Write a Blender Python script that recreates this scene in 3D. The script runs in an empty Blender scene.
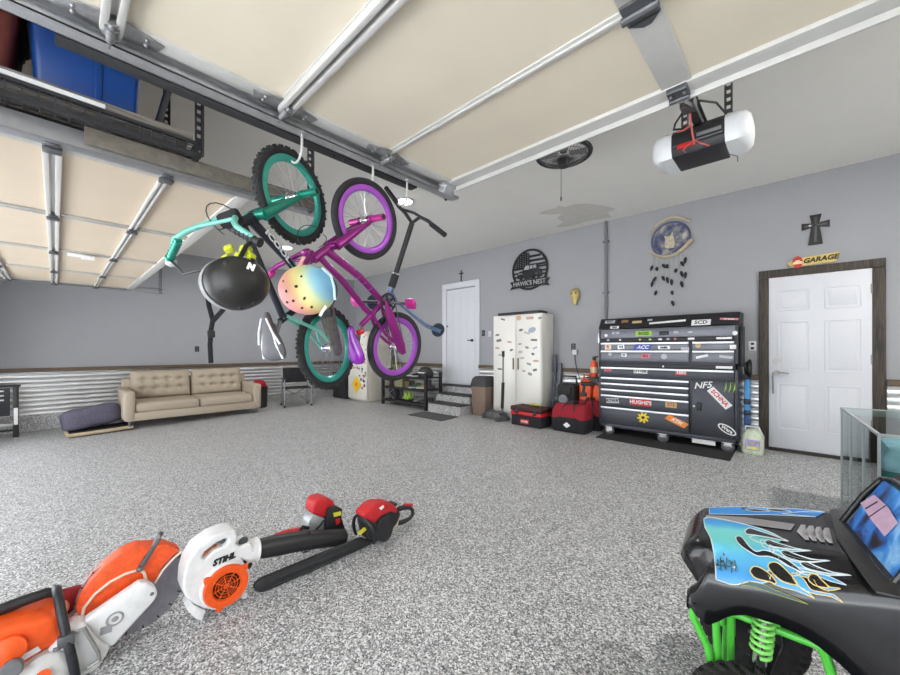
import bpy, bmesh, math, random
from mathutils import Vector, Matrix, Euler
random.seed(7)
S = bpy.context.scene
COL = S.collection
V = Vector
PI = math.pi

# ------------------------------------------------------------ camera
CAM_H = 1.2; FPX = 371.8; YAW = math.radians(43.27); HZ = 350.0
cam_d = bpy.data.cameras.new('camera'); cam = bpy.data.objects.new('camera', cam_d); COL.objects.link(cam)
cam.location = (0, 0, CAM_H); cam.rotation_euler = (PI/2, 0, YAW)
cam_d.sensor_width = 36; cam_d.lens = 36*FPX/900; cam_d.shift_y = 12.5/900
cam_d.clip_start = .02; cam_d.clip_end = 200
S.camera = cam
S.view_settings.view_transform = 'Standard'; S.view_settings.look = 'None'
S.view_settings.gamma = 1.0; S.view_settings.use_curve_mapping = False
S.view_settings.exposure = 0.25

# ------------------------------------------------------------ daylight
W = bpy.data.worlds.new('world'); S.world = W; W.use_nodes = True
bg = W.node_tree.nodes['Background']; bg.inputs[0].default_value = (.90, .95, 1.0, 1); bg.inputs[1].default_value = 3.4

def area(name, loc, rot, sx, sy, power, color=(1, 1, 1), portal=False):
    l = bpy.data.lights.new(name, 'AREA'); l.shape = 'RECTANGLE'; l.size = sx; l.size_y = sy
    l.energy = power; l.color = color
    if portal: l.cycles.is_portal = True
    o = bpy.data.objects.new(name, l); COL.objects.link(o); o.location = loc; o.rotation_euler = rot
    return o
# daylight through the two open garage doorways (portals only guide the sky's own light)
area('doorway_portal', (-.445, -1.0, 1.05), (PI/2, 0, PI), 3.2, 2.5, 1, portal=True)
area('doorway_portal', (-5.72, -1.0, .87), (PI/2, 0, PI), 5.88, 2.2, 1, portal=True)
sun_d = bpy.data.lights.new('sun', 'SUN'); sun_d.energy = 26.0; sun_d.angle = .02; sun_d.color = (1, .985, .97)
sun = bpy.data.objects.new('sun', sun_d); COL.objects.link(sun); sun.rotation_euler = (-.45, 0, 0)

# ------------------------------------------------------------ helpers
CW = Matrix.Rotation(YAW, 3, 'Z')
def ray(px, py): return CW @ V(((px-450)/FPX, 1.0, (HZ-py)/FPX))
SLOPE = .026; YB = 5.945; XL = -9.42; ZC = 3.22
def fz(y): return SLOPE*(y-YB)
def at(px, py, X=None, Y=None, Z=None, d=None, o=0.0):
    r = ray(px, py); c = V((0, 0, CAM_H))
    if X is not None: t = X/r.x
    elif Y is not None: t = Y/r.y
    elif Z is not None: t = (Z-CAM_H)/r.z
    elif d is not None: t = d
    else: t = (SLOPE*(0-YB)+o-CAM_H)/(r.z-SLOPE*r.y)
    return c+r*t

def setp(o, **k):
    for a, b in k.items():
        if b is not None: o[a] = b
    return o
def tag(o, label, cat, group=None): return setp(o, label=label, category=cat, group=group)
def thing(name, label, cat, loc=(0, 0, 0), rz=0.0, group=None, mat=None, rot=None):
    o = bpy.data.objects.new(name, None); COL.objects.link(o); o.empty_display_size = .1
    if mat is not None: o.matrix_world = mat
    else:
        o.location = loc; o.rotation_euler = rot if rot is not None else (0, 0, rz)
    return tag(o, label, cat, group)
def struct_empty(name, loc=(0, 0, 0)):
    o = bpy.data.objects.new(name, None); COL.objects.link(o); o.location = loc; o['kind'] = 'structure'; return o
def dup(root, loc=None, rot=None, label=None, group=None):
    r = root.copy(); COL.objects.link(r)
    if loc is not None: r.location = loc
    if rot is not None: r.rotation_euler = rot
    if label: r['label'] = label
    if group: r['group'] = group
    for ch in list(root.children):
        c = ch.copy(); COL.objects.link(c); c.parent = r
        for g in list(ch.children):
            h = g.copy(); COL.objects.link(h); h.parent = c
    return r

def axes(n):
    n = V(n).normalized(); a = V((0, 0, 1)) if abs(n.z) < .9 else V((1, 0, 0))
    u = n.cross(a).normalized(); return u, n.cross(u).normalized(), n

class MB:
    def __init__(s): s.bm = bmesh.new(); s.mi = 0
    def _f(s, vs):
        try:
            f = s.bm.faces.new(vs); f.material_index = s.mi; return f
        except ValueError: return None
    def merge(s, t):
        for f in t.faces: f.material_index = s.mi
        m = bpy.data.meshes.new('t'); t.to_mesh(m); t.free(); s.bm.from_mesh(m); bpy.data.meshes.remove(m)
    def box(s, c, size, rot=None, bev=0, seg=2):
        t = bmesh.new(); bmesh.ops.create_cube(t, size=1)
        bmesh.ops.scale(t, vec=V(size), verts=t.verts)
        if bev: bmesh.ops.bevel(t, geom=list(t.edges), offset=min(bev, min(size)*.49), segments=seg, profile=.5, affect='EDGES')
        if rot is not None:
            R = rot if isinstance(rot, Matrix) else Euler(rot).to_matrix()
            bmesh.ops.transform(t, matrix=R.to_4x4(), verts=t.verts)
        bmesh.ops.translate(t, vec=V(c), verts=t.verts); s.merge(t); return s
    def bb(s, lo, hi, bev=0, seg=2):
        lo = V(lo); hi = V(hi); return s.box((lo+hi)/2, [abs(a) for a in (hi-lo)], None, bev, seg)
    def bar(s, p0, p1, w, h, up=(0, 0, 1), bev=0):
        p0 = V(p0); p1 = V(p1); d = (p1-p0); L = d.length; d.normalize(); u = V(up)
        x = d.cross(u)
        if x.length < 1e-4: x = d.cross(V((1, 0, 0)))
        x.normalize(); z = x.cross(d)
        return s.box((p0+p1)/2, (w, L, h), Matrix((x, d, z)).transposed(), bev)
    def rings(s, rs, caps=True, closed=False):
        vv = [[s.bm.verts.new(p) for p in r] for r in rs]
        n = len(vv[0]); m = len(vv)
        for i in range(m if closed else m-1):
            a = vv[i]; b = vv[(i+1) % m]
            for j in range(n): s._f((a[j], a[(j+1) % n], b[(j+1) % n], b[j]))
        if caps and not closed: s._f(vv[0][::-1]); s._f(vv[-1])
        return s
    def cyl(s, p0, p1, r0, r1=None, n=16, caps=True):
        p0 = V(p0); p1 = V(p1); r1 = r0 if r1 is None else r1; u, w, _ = axes(p1-p0)
        c = [(math.cos(2*PI*k/n), math.sin(2*PI*k/n)) for k in range(n)]
        return s.rings([[p0+(u*a+w*b)*r0 for a, b in c], [p1+(u*a+w*b)*r1 for a, b in c]], caps)
    def tube(s, pts, r, n=8, closed=False, caps=True, sx=1, sy=1):
        pts = [V(p) for p in pts]; m = len(pts); rs = []
        rr = r if isinstance(r, (list, tuple)) else [r]*m
        u = None
        for i in range(m):
            a = pts[(i-1) % m] if (closed or i > 0) else pts[i]
            b = pts[(i+1) % m] if (closed or i < m-1) else pts[i]
            t = (b-a).normalized()
            if u is None: u, w, _ = axes(t)
            else:
                u = (u-t*u.dot(t))
                if u.length < 1e-5: u = axes(t)[0]
                u.normalize(); w = t.cross(u)
            rs.append([pts[i]+(u*math.cos(2*PI*k/n)*sx+w*math.sin(2*PI*k/n)*sy)*rr[i] for k in range(n)])
        return s.rings(rs, caps, closed)
    def sph(s, c, r, seg=20, ring=12, rot=None):
        t = bmesh.new(); bmesh.ops.create_uvsphere(t, u_segments=seg, v_segments=ring, radius=1)
        r = (r, r, r) if not hasattr(r, '__len__') else r
        bmesh.ops.scale(t, vec=V(r), verts=t.verts)
        if rot is not None:
            R = rot if isinstance(rot, Matrix) else Euler(rot).to_matrix()
            bmesh.ops.transform(t, matrix=R.to_4x4(), verts=t.verts)
        bmesh.ops.translate(t, vec=V(c), verts=t.verts); s.merge(t); return s
    def torus(s, c, ax, R, r, n=40, m=10, a0=0, a1=2*PI, sx=1, sy=1):
        u, w, k = axes(ax); c = V(c); full = abs(a1-a0-2*PI) < 1e-6
        rs = []
        for i in range(n if full else n+1):
            a = a0+(a1-a0)*i/n; e = u*math.cos(a)+w*math.sin(a)
            rs.append([c+e*(R+r*math.cos(2*PI*j/m)*sx)+k*(r*math.sin(2*PI*j/m)*sy) for j in range(m)])
        return s.rings(rs, True, full)
    def lathe(s, prof, c=(0, 0, 0), ax=(0, 0, 1), n=24, sx=1, sy=1):
        u, w, k = axes(ax); c = V(c)
        rs = [[c+k*z+(u*math.cos(2*PI*j/n)*sx+w*math.sin(2*PI*j/n)*sy)*max(r, 1e-4) for j in range(n)] for r, z in prof]
        return s.rings(rs, True)
    def prism(s, poly, dv, bev=0, seg=2):
        """poly: list of 3D points on a plane; extruded by the vector dv"""
        t = bmesh.new(); vs = [t.verts.new(V(p)) for p in poly]; f = t.faces.new(vs)
        r = bmesh.ops.extrude_face_region(t, geom=[f])
        bmesh.ops.translate(t, vec=V(dv), verts=[e for e in r['geom'] if isinstance(e, bmesh.types.BMVert)])
        bmesh.ops.recalc_face_normals(t, faces=t.faces)
        if bev: bmesh.ops.bevel(t, geom=list(t.edges), offset=bev, segments=seg, profile=.5, affect='EDGES', clamp_overlap=True)
        bmesh.ops.triangulate(t, faces=[f for f in t.faces if len(f.verts) > 4])
        s.merge(t); return s
    def poly(s, pts):
        t = bmesh.new(); f = t.faces.new([t.verts.new(V(p)) for p in pts])
        bmesh.ops.triangulate(t, faces=[f]); s.merge(t); return s
    def grid(s, fn, nu, nv, wrapu=False):
        vv = [[s.bm.verts.new(V(fn(i/nu, j/nv))) for j in range(nv+1)] for i in range(nu+(0 if wrapu else 1))]
        N = len(vv)
        for i in range(nu):
            for j in range(nv): s._f((vv[i][j], vv[(i+1) % N][j], vv[(i+1) % N][j+1], vv[i][j+1]))
        return s
    def text(s, txt, size, M, depth=.002, bold=0.0, shear=0.0, xs=1.0):
        cu = bpy.data.curves.new('t', 'FONT'); cu.body = txt; cu.size = size; cu.align_x = 'CENTER'; cu.align_y = 'CENTER'
        cu.extrude = depth/2; cu.offset = bold; cu.shear = shear; cu.resolution_u = 2
        o = bpy.data.objects.new('t', cu); COL.objects.link(o)
        bpy.context.view_layer.update()
        m = bpy.data.meshes.new_from_object(o.evaluated_get(bpy.context.evaluated_depsgraph_get()))
        bpy.data.objects.remove(o); bpy.data.curves.remove(cu)
        m.transform(M @ Matrix.Diagonal((xs, 1, 1, 1)))
        t = bmesh.new(); t.from_mesh(m); bpy.data.meshes.remove(m); s.merge(t); return s
    def build(s, name, mat, parent=None, smooth=35, **props):
        bmesh.ops.recalc_face_normals(s.bm, faces=s.bm.faces)
        me = bpy.data.meshes.new(name); s.bm.to_mesh(me); s.bm.free()
        for m in (mat if isinstance(mat, (list, tuple)) else [mat]): me.materials.append(m)
        if smooth:
            me.shade_smooth(); me.set_sharp_from_angle(angle=math.radians(smooth))
        o = bpy.data.objects.new(name, me); COL.objects.link(o)
        if parent: o.parent = parent
        return setp(o, **props)
def frame(o, x, z):
    """4x4 with local x, y(up of text) given: text lies in the x/y plane at o, facing x cross y"""
    x = V(x).normalized(); y = V(z).normalized(); n = x.cross(y); y = n.cross(x)
    m = Matrix((x, y, n)).transposed().to_4x4(); m.translation = V(o); return m
def subsurf(o, n=2):
    m = o.modifiers.new('s', 'SUBSURF'); m.levels = n; m.render_levels = n; return o

# ------------------------------------------------------------ materials
def nm(name):
    m = bpy.data.materials.new(name); m.use_nodes = True; return m, m.node_tree, m.node_tree.nodes['Principled BSDF']
_mc = {}
def mat(name, c, rough=.5, metal=0.0, var=.06, sc=30, bump=0.0, coat=0.0, alpha=None, trans=0.0, emit=None, es=0):
    if name in _mc: return _mc[name]
    m, t, b = nm(name); L = t.links.new
    b.inputs['Base Color'].default_value = (*c, 1); b.inputs['Roughness'].default_value = rough
    b.inputs['Metallic'].default_value = metal; b.inputs['Coat Weight'].default_value = coat
    if trans: b.inputs['Transmission Weight'].default_value = trans
    if emit: b.inputs['Emission Color'].default_value = (*emit, 1); b.inputs['Emission Strength'].default_value = es
    if var or bump:
        tc = t.nodes.new('ShaderNodeTexCoord'); n = t.nodes.new('ShaderNodeTexNoise')
        n.inputs['Scale'].default_value = sc; n.inputs['Detail'].default_value = 5; L(tc.outputs['Object'], n.inputs['Vector'])
        if var:
            r = t.nodes.new('ShaderNodeValToRGB')
            r.color_ramp.elements[0].position = .3; r.color_ramp.elements[1].position = .7
            r.color_ramp.elements[0].color = (*[x*(1-var) for x in c], 1); r.color_ramp.elements[1].color = (*[min(1, x*(1+var)) for x in c], 1)
            L(n.outputs['Fac'], r.inputs['Fac']); L(r.outputs['Color'], b.inputs['Base Color'])
        if bump:
            bp = t.nodes.new('ShaderNodeBump'); bp.inputs['Strength'].default_value = bump; bp.inputs['Distance'].default_value = .01
            L(n.outputs['Fac'], bp.inputs['Height']); L(bp.outputs['Normal'], b.inputs['Normal'])
    _mc[name] = m; return m
def C8(r, g, b):
    f = lambda v: ((v/255+.055)/1.055)**2.4 if v > 10 else v/255/12.92
    return (f(r), f(g), f(b))

def flake_mat(name, dark=1.0, gloss=.42):
    m, t, b = nm(name); L = t.links.new
    tc = t.nodes.new('ShaderNodeTexCoord')
    def vor(sc):
        v = t.nodes.new('ShaderNodeTexVoronoi'); v.inputs['Scale'].default_value = sc; L(tc.outputs['Object'], v.inputs['Vector'])
        s = t.nodes.new('ShaderNodeSeparateColor'); L(v.outputs['Color'], s.inputs['Color']); return s
    a = vor(150); c = vor(320)
    r = t.nodes.new('ShaderNodeValToRGB'); r.color_ramp.interpolation = 'CONSTANT'
    cols = [(0, (.02, .02, .022)), (.16, (.12, .12, .125)), (.32, (.30, .295, .29)), (.50, (.42, .42, .42)), (.66, (.64, .64, .64)), (.82, (.92, .92, .93))]
    r.color_ramp.elements[0].color = (*[x*dark for x in cols[0][1]], 1)
    r.color_ramp.elements[1].position = cols[1][0]; r.color_ramp.elements[1].color = (*[x*dark for x in cols[1][1]], 1)
    for p, cc in cols[2:]:
        e = r.color_ramp.elements.new(p); e.color = (*[x*dark for x in cc], 1)
    L(a.outputs['Red'], r.inputs['Fac'])
    r2 = t.nodes.new('ShaderNodeValToRGB'); r2.color_ramp.interpolation = 'CONSTANT'
    r2.color_ramp.elements[0].color = (.07*dark, .07*dark, .075*dark, 1); r2.color_ramp.elements[1].position = .2
    r2.color_ramp.elements[1].color = (.32*dark, .315*dark, .31*dark, 1)
    e = r2.color_ramp.elements.new(.6); e.color = (.60*dark, .60*dark, .60*dark, 1)
    L(c.outputs['Green'], r2.inputs['Fac'])
    mx = t.nodes.new('ShaderNodeMix'); mx.data_type = 'RGBA'; mx.inputs['Factor'].default_value = .30
    L(r.outputs['Color'], mx.inputs['A']); L(r2.outputs['Color'], mx.inputs['B']); L(mx.outputs['Result'], b.inputs['Base Color'])
    n = t.nodes.new('ShaderNodeTexNoise'); n.inputs['Scale'].default_value = 3; L(tc.outputs['Object'], n.inputs['Vector'])
    mr = t.nodes.new('ShaderNodeMapRange'); mr.inputs['To Min'].default_value = gloss-.08; mr.inputs['To Max'].default_value = gloss+.08
    L(n.outputs['Fac'], mr.inputs['Value']); L(mr.outputs['Result'], b.inputs['Roughness'])
    bp = t.nodes.new('ShaderNodeBump'); bp.inputs['Strength'].default_value = .06; bp.inputs['Distance'].default_value = .002
    L(c.outputs['Blue'], bp.inputs['Height']); L(bp.outputs['Normal'], b.inputs['Normal'])
    b.inputs['Specular IOR Level'].default_value = .35
    return m
def wood_mat(name, c0, c1, sc=(3, 40, 40), rough=.6):
    m, t, b = nm(name); L = t.links.new
    tc = t.nodes.new('ShaderNodeTexCoord'); mp = t.nodes.new('ShaderNodeMapping'); mp.inputs['Scale'].default_value = sc
    n = t.nodes.new('ShaderNodeTexNoise'); n.inputs['Scale'].default_value = 1; n.inputs['Detail'].default_value = 8; n.inputs['Distortion'].default_value = 1.2
    L(tc.outputs['Object'], mp.inputs['Vector']); L(mp.outputs['Vector'], n.inputs['Vector'])
    r = t.nodes.new('ShaderNodeValToRGB'); r.color_ramp.elements[0].position = .35; r.color_ramp.elements[1].position = .65
    r.color_ramp.elements[0].color = (*c0, 1); r.color_ramp.elements[1].color = (*c1, 1)
    L(n.outputs['Fac'], r.inputs['Fac']); L(r.outputs['Color'], b.inputs['Base Color']); b.inputs['Roughness'].default_value = rough
    return m
def glass_mat(name, tint=(.85, .95, .93), mixf=.9, rough=.02):
    m = bpy.data.materials.new(name); m.use_nodes = True; t = m.node_tree; t.nodes.clear(); L = t.links.new
    o = t.nodes.new('ShaderNodeOutputMaterial'); a = t.nodes.new('ShaderNodeBsdfTransparent'); a.inputs[0].default_value = (*tint, 1)
    g = t.nodes.new('ShaderNodeBsdfGlossy'); g.inputs['Roughness'].default_value = rough; g.inputs[0].default_value = (.9, .95, .95, 1)
    x = t.nodes.new('ShaderNodeMixShader'); fr = t.nodes.new('ShaderNodeFresnel'); fr.inputs[0].default_value = 1.5
    ad = t.nodes.new('ShaderNodeMath'); ad.operation = 'ADD'; ad.inputs[1].default_value = 1-mixf
    L(fr.outputs[0], ad.inputs[0]); L(ad.outputs[0], x.inputs[0]); L(a.outputs[0], x.inputs[1]); L(g.outputs[0], x.inputs[2]); L(x.outputs[0], o.inputs[0]); return m

M_wall = mat('wall_grey_paint', C8(163, 164, 168), .75, var=.015, sc=4)
M_ceil = mat('ceiling_paint', C8(236, 234, 229), .8, var=.015, sc=3)
M_wallw = mat('white_wall_paint', C8(236, 235, 232), .75, var=.015, sc=4)
M_ceil_dark = mat('ceiling_dark_patch', C8(214, 211, 205), .85, var=.04, sc=8)
M_floor = flake_mat('epoxy_flake_floor')
M_curb = flake_mat('epoxy_flake_curb', 1.05)
M_galv = mat('galvanised_corrugated_steel', (.78, .79, .80), .32, .85, var=.05, sc=6)
M_trimw = wood_mat('dark_stained_wood', C8(38, 34, 30), C8(82, 72, 62), (60, 60, 4))
M_trimh = wood_mat('brown_cap_wood', C8(78, 66, 55), C8(118, 98, 78), (4, 4, 60))
M_white = mat('white_paint', C8(219, 221, 227), .45, var=.01)
M_steel = mat('zinc_steel', (.62, .63, .65), .35, .9, var=.08)
M_dsteel = mat('dark_steel', (.16, .165, .175), .45, .8, var=.1)
M_black = mat('black_plastic', (.018, .018, .02), .45, var=.15)
M_blackm = mat('black_matte', (.025, .025, .027), .75, var=.2)
M_rubber = mat('black_rubber', (.022, .022, .023), .8, var=.25, bump=.15, sc=80)
M_chrome = mat('chrome', (.85, .85, .86), .12, 1.0, var=.02)
M_nickel = mat('satin_nickel', (.36, .355, .34), .45, 1.0, var=.03)
M_beige = mat('door_back_beige', C8(226, 216, 196), .6, var=.02, sc=3)
M_stile = mat('door_stile_white', C8(205, 204, 200), .5, .2, var=.02)
M_stickw = mat('sticker_white', (.82, .82, .83), .5, var=.08, sc=60)

# ============================================================ the shell
def structure(o): o['kind'] = 'structure'; return o
X0, X1, Y0 = XL, 2.2, -1.0
m = MB(); m.prism([(X0-.2, Y0-.1, fz(Y0-.1)), (X1+.1, Y0-.1, fz(Y0-.1)), (X1+.1, YB+.1, fz(YB+.1)), (X0-.2, YB+.1, fz(YB+.1))], (0, 0, -.1))
structure(m.build('floor', M_floor, smooth=0))
m = MB(); m.bb((-16, -14, -.35), (8, Y0-.1, -.19)); structure(m.build('driveway', mat('driveway_concrete', C8(200, 202, 205), .8, var=.05, sc=2), smooth=0))
m = MB(); m.bb((X0-.1, Y0-.1, ZC), (X1+.1, YB+.1, ZC+.1)); structure(m.build('ceiling', M_ceil, smooth=0))
m = MB(); m.bb((X0-.1, YB, -.3), (X1+.1, YB+.1, ZC)); structure(m.build('wall_back', M_wall, smooth=0))
m = MB(); m.bb((X0-.1, Y0-.1, -.3), (X0, YB, ZC)); structure(m.build('wall_left', M_wall, smooth=0))
m = MB(); m.bb((X1, Y0-.1, -.3), (X1+.1, YB, ZC)); structure(m.build('wall_right', M_wallw, smooth=0))
m = MB()
for lo, hi in (((X0, -.25), (-8.2, ZC)), ((-2.78, -.25), (-2.05, ZC)), ((1.16, -.25), (X1, ZC)), ((-8.66, 1.95), (-2.78, ZC)), ((-2.05, 2.42), (1.16, ZC))):
    m.bb((lo[0], Y0-.1, lo[1]), (hi[0], Y0, hi[1]))
structure(m.build('wall_front', M_wallw, smooth=0))
# thin ragged patch on the ceiling, slightly darker than the area around it
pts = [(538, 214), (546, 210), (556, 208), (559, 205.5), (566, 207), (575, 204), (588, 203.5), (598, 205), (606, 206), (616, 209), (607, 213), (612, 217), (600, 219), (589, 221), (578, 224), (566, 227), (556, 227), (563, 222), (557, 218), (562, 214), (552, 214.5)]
m = MB(); m.prism([at(*p, Z=ZC-.001) for p in pts], (0, 0, .004)); structure(m.build('trim_1', M_ceil_dark, smooth=0))

# wainscot: concrete curb, corrugated steel, wood cap
def corr(name, p0, p1, nrm, z0, z1):
    p0 = V(p0); p1 = V(p1); nrm = V(nrm); n = 150
    m = MB(); d = .0125
    m.grid(lambda u, v: p0.lerp(p1, u)+nrm*(.004+d*2.0*abs(math.cos(v*(z1-z0)/.0795*PI))**.45)+V((0, 0, z0+(z1-z0)*v)), 2, n)
    return structure(m.build(name, M_galv, smooth=60))
corr('trim_2', (X0, Y0, 0), (X0, YB-.02, 0), (1, 0, 0), .115, .83)
m = MB(); m.bb((X0, Y0, .825), (X0+.035, YB, .895)); structure(m.build('trim_3', M_trimh, smooth=0))
m = MB(); m.bb((X0, Y0, -.25), (X0+.03, YB, .118)); structure(m.build('baseboard_left', M_curb, smooth=0))
segs = [(X0+.03, -5.80), (-4.77, -.37), (.66, X1)]
m = MB()
for k, (a, b) in enumerate(segs):
    corr('trim_%d' % (4+k), (a, YB, 0), (b, YB, 0), (0, -1, 0), .115, .83)
    m.bb((a, YB-.035, .825), (b, YB, .895))
structure(m.build('trim_7', M_trimh, smooth=0))
m = MB()
for a, b in segs: m.bb((a, YB-.03, -.1), (b, YB, .118))
structure(m.build('baseboard_back', M_curb, smooth=0))

# ------------------------------------------------ right-hand entry door
D1 = struct_empty('door_1', (.141, YB, 0))
w = .415
m = MB(); m.bb((-w, -.03, .035), (w, .02, 2.066), .003)
for cx in (-.2, .2):
    for z0, z1 in ((.27, .80), (.96, 1.53), (1.67, 1.90)):
        x0, x1 = cx-.135, cx+.135; y = -.03; g = .028
        o = [V((x0, y, z0)), V((x1, y, z0)), V((x1, y, z1)), V((x0, y, z1))]
        for a, b in zip(o, o[1:]+o[:1]): m.bar(a+V((0, .001, 0)), b+V((0, .001, 0)), .016, .012, up=(0, 1, 0), bev=.004)
        m.bb((x0+.03, y-.007, z0+.03), (x1-.03, y+.002, z1-.03), .006)
m.build('door_panel', M_white, D1)
m = MB()
m.bb((-w-.095, -.035, 0), (-w-.003, .01, 2.063), .003); m.bb((w+.003, -.035, 0), (w+.095, .01, 2.063), .003)
m.bb((-w-.095, -.037, 2.068), (w+.095, .01, 2.16), .003)
m.build('door_frame', M_trimw, D1)
m = MB(); m.bb((-w-.003, -.06, .0), (w+.003, .01, .034)); m.build('threshold', mat('bronze_threshold', C8(60, 54, 50), .5, .4), D1)
m = MB(); hx = -w+.07
m.cyl((hx, -.028, .93), (hx, -.04, .93), .032, n=20); m.cyl((hx, -.04, .93), (hx, -.075, .93), .012)
m.tube([(hx, -.072, .93), (hx+.05, -.075, .932), (hx+.11, -.07, .925)], [.012, .011, .008]); m.build('door_handle', M_nickel, D1)
m = MB(); m.tube([(hx-.03, -.075, .94), (hx-.035, -.08, .88), (hx-.03, -.06, .68)], [.006, .009, .008]); m.build('hanging_strap', mat('grey_strap', C8(130, 130, 132), .8), D1)
m = MB(); m.cyl((hx, -.028, 1.075), (hx, -.045, 1.075), .03, n=20); m.cyl((hx, -.045, 1.075), (hx, -.052, 1.075), .018); m.build('deadbolt', M_nickel, D1)
m = MB()
for z in (.35, 1.1, 1.85): m.cyl((w-.004, -.034, z-.05), (w-.004, -.034, z+.05), .007, n=8)
m.build('hinge', M_nickel, D1)

# ------------------------------------------------ door to the house
D2 = struct_empty('door_2', (-5.28, YB, .47))
m = MB(); m.bb((-.40, -.02, .0), (.40, .02, 2.03), .003)
for x in (-.2, 0, .2): m.bb((x-.003, -.024, .04), (x+.003, -.018, 2.0))
m.build('door_panel', M_white, D2)
m = MB(); m.bb((-.53, -.03, 0), (-.41, .0, 2.18), .004); m.bb((.41, -.03, 0), (.53, 0, 2.18), .004); m.bb((-.53, -.032, 2.06), (.53, 0, 2.18), .004); m.build('door_casing', M_white, D2)
m = MB(); m.cyl((.34, -.02, .93), (.34, -.05, .93), .028, n=16); m.tube([(.34, -.05, .93), (.28, -.055, .93), (.23, -.05, .935)], .01); m.build('door_handle', M_black, D2)
m = MB(); m.cyl((-.37, -.02, 1.25), (-.37, -.035, 1.25), .02, n=12); m.build('deadbolt', M_dsteel, D2)
# steps
st = thing('entry_steps', 'grey flake coated steps with black treads below the white house door', 'steps', (-5.0, YB, 0))
for k, (xa, xb, y, z) in enumerate(((-5.38, -4.53, 5.08, .17), (-5.45, -4.55, 5.38, .32), (-5.58, -4.60, 5.68, .465))):
    zb = fz(y)-.02 if k == 0 else z-.16
    m = MB(); m.bb((xa+5, y-YB, zb), (xb+5, -.06, z-.018)); m.build('step', M_curb, st, smooth=0)
    m = MB(); m.bb((xa+5-.005, y-YB-.015, z-.018), (xb+5+.005, -.045 if k == 2 else y-YB+.32, z), .004); m.build('tread', mat('black_tread_rubber', C8(62, 61, 60), .8, var=.2, sc=60), st)

# conduit strip on the back wall
m = MB(); m.cyl((-2.215, YB-.024, .90), (-2.215, YB-.024, ZC), .022, n=12)
for z in (1.3, 2.1, 2.9): m.bb((-2.26, YB-.05, z-.012), (-2.17, YB, z+.012))
tag(m.build('conduit_pipe', mat('grey_conduit', C8(120, 120, 124), .5)), 'grey vertical conduit pipe running up the wall left of the tool chest', 'pipe')
# outlets and switches
def plate(name, label, cat, loc, n, c, kind=0):
    o = thing(name, label, cat, loc, rot=(0, 0, 0 if n[1] else PI/2))
    m = MB(); m.box((0, -.004, 0), (.075, .008, .118), bev=.003); m.build('cover_plate', c, o)
    m = MB()
    if kind: m.box((0, -.010, 0), (.034, .01, .066), bev=.002)
    else:
        m.box((0, -.009, .027), (.032, .004, .026), bev=.002); m.build('socket', M_dsteel if c is M_black else M_black, o); m = MB(); m.box((0, -.009, -.027), (.032, .004, .026), bev=.002)
    m.build('rocker' if kind else 'socket', M_dsteel if c is M_black else M_black if not kind else c, o); return o
plate('light_switch', 'black light switch beside the white house door', 'switch', (-4.665, YB, 1.54), (0, 1), M_black, 1)
plate('light_switch', 'white switch plate just left of the white steel cabinet', 'switch', (-4.50, YB, 1.52), (0, 1), M_white, 1)
o = plate('wall_outlet', 'white outlet plate beside the dark wood frame of the entry door', 'outlet', (-.43, YB, 1.25), (0, 1), M_stickw)
o = plate('wall_outlet', 'black outlet above the wood cap with a white charger plugged in', 'outlet', (-2.76, YB, 1.25), (0, 1), M_black)
p = at(197, 349, X=XL+.0); o = plate('wall_outlet', 'black outlet on the grey left wall above the sofa', 'outlet', (XL, p.y, p.z), (1, 0), M_black)
c = thing('phone_charger', 'white plug-in charger with a hanging black cord near the red tool bags', 'charger', (-2.72, YB-.012, 1.16))
m = MB(); m.bb((-.04, -.045, -.035), (.04, 0, .045), .008); m.build('plug', M_white, c)
m = MB(); m.tube([(0, -.02, -.035), (.01, -.03, -.15), (.05, -.045, -.3), (.10, -.06, -.42)], .007, 6); m.build('cord', M_black, c)

# ============================================================ overhead: garage doors, tracks, rack
def roller_hinge(p, parent, s=1.0):
    m = MB(); p = V(p)
    m.prism([p+V(q) for q in ((-.055, -.055, -.004), (-.04, -.15, -.004), (.02, -.17, -.004), (.06, -.04, -.004), (.06, .04, -.004), (.02, .17, -.004), (-.04, .15, -.004), (-.055, .055, -.004))], (0, 0, -.008), .002)
    m.box(p+V((-.01, 0, -.022)), (.075, .05, .03), bev=.004)
    m.cyl(p+V((.06, 0, -.035)), p+V((-.10, 0, -.035)), .016, n=12)
    m.cyl(p+V((-.02, 0, -.035)), p+V((.03, 0, -.035)), .024, n=12)
    for y in (-.11, .11):
        for x in (-.02, .015): m.sph(p+V((x, y, -.014)), .009, 8, 6)
    m.build('roller_hinge', mat('hinge_steel', (.36, .36, .37), .4, .9, var=.2), parent)
ZD = 2.52; DX0, DX1 = -2.05, 1.16
gd = thing('garage_door', 'open beige backed overhead door nearest the camera, hanging above the bikes', 'garage door', (0, 0, ZD))
ys = [2.2, 1.53, .85, .155, -.52]
for a, b in zip(ys, ys[1:]):
    m = MB(); m.bb((DX0, b+.004, 0), (DX1, a-.004, .045)); s = m.build('door_section', M_beige, gd, smooth=0)
    m = MB()
    m.bb((DX0-.004, b+.006, -.012), (DX0+.085, a-.006, .046), .003)
    m.bb((DX1-.085, b+.006, -.012), (DX1+.004, a-.006, .046), .003)
    m.bb((-.51, b+.006, -.012), (-.38, a-.006, .004), .003)
    m.build('stile', M_stile, s)
m = MB(); m.bb((DX0, 2.10, -.02), (DX1, 2.205, .05), .004); m.bb((DX0, 2.19, -.05), (DX1, 2.205, .05), .003); m.build('bottom_rail', M_stile, gd)
m = MB(); m.cyl((DX0, 2.225, .02), (DX1, 2.225, .02), .022, n=10); m.build('bottom_seal', mat('grey_seal_rubber', C8(120, 118, 112), .7), gd)
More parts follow.
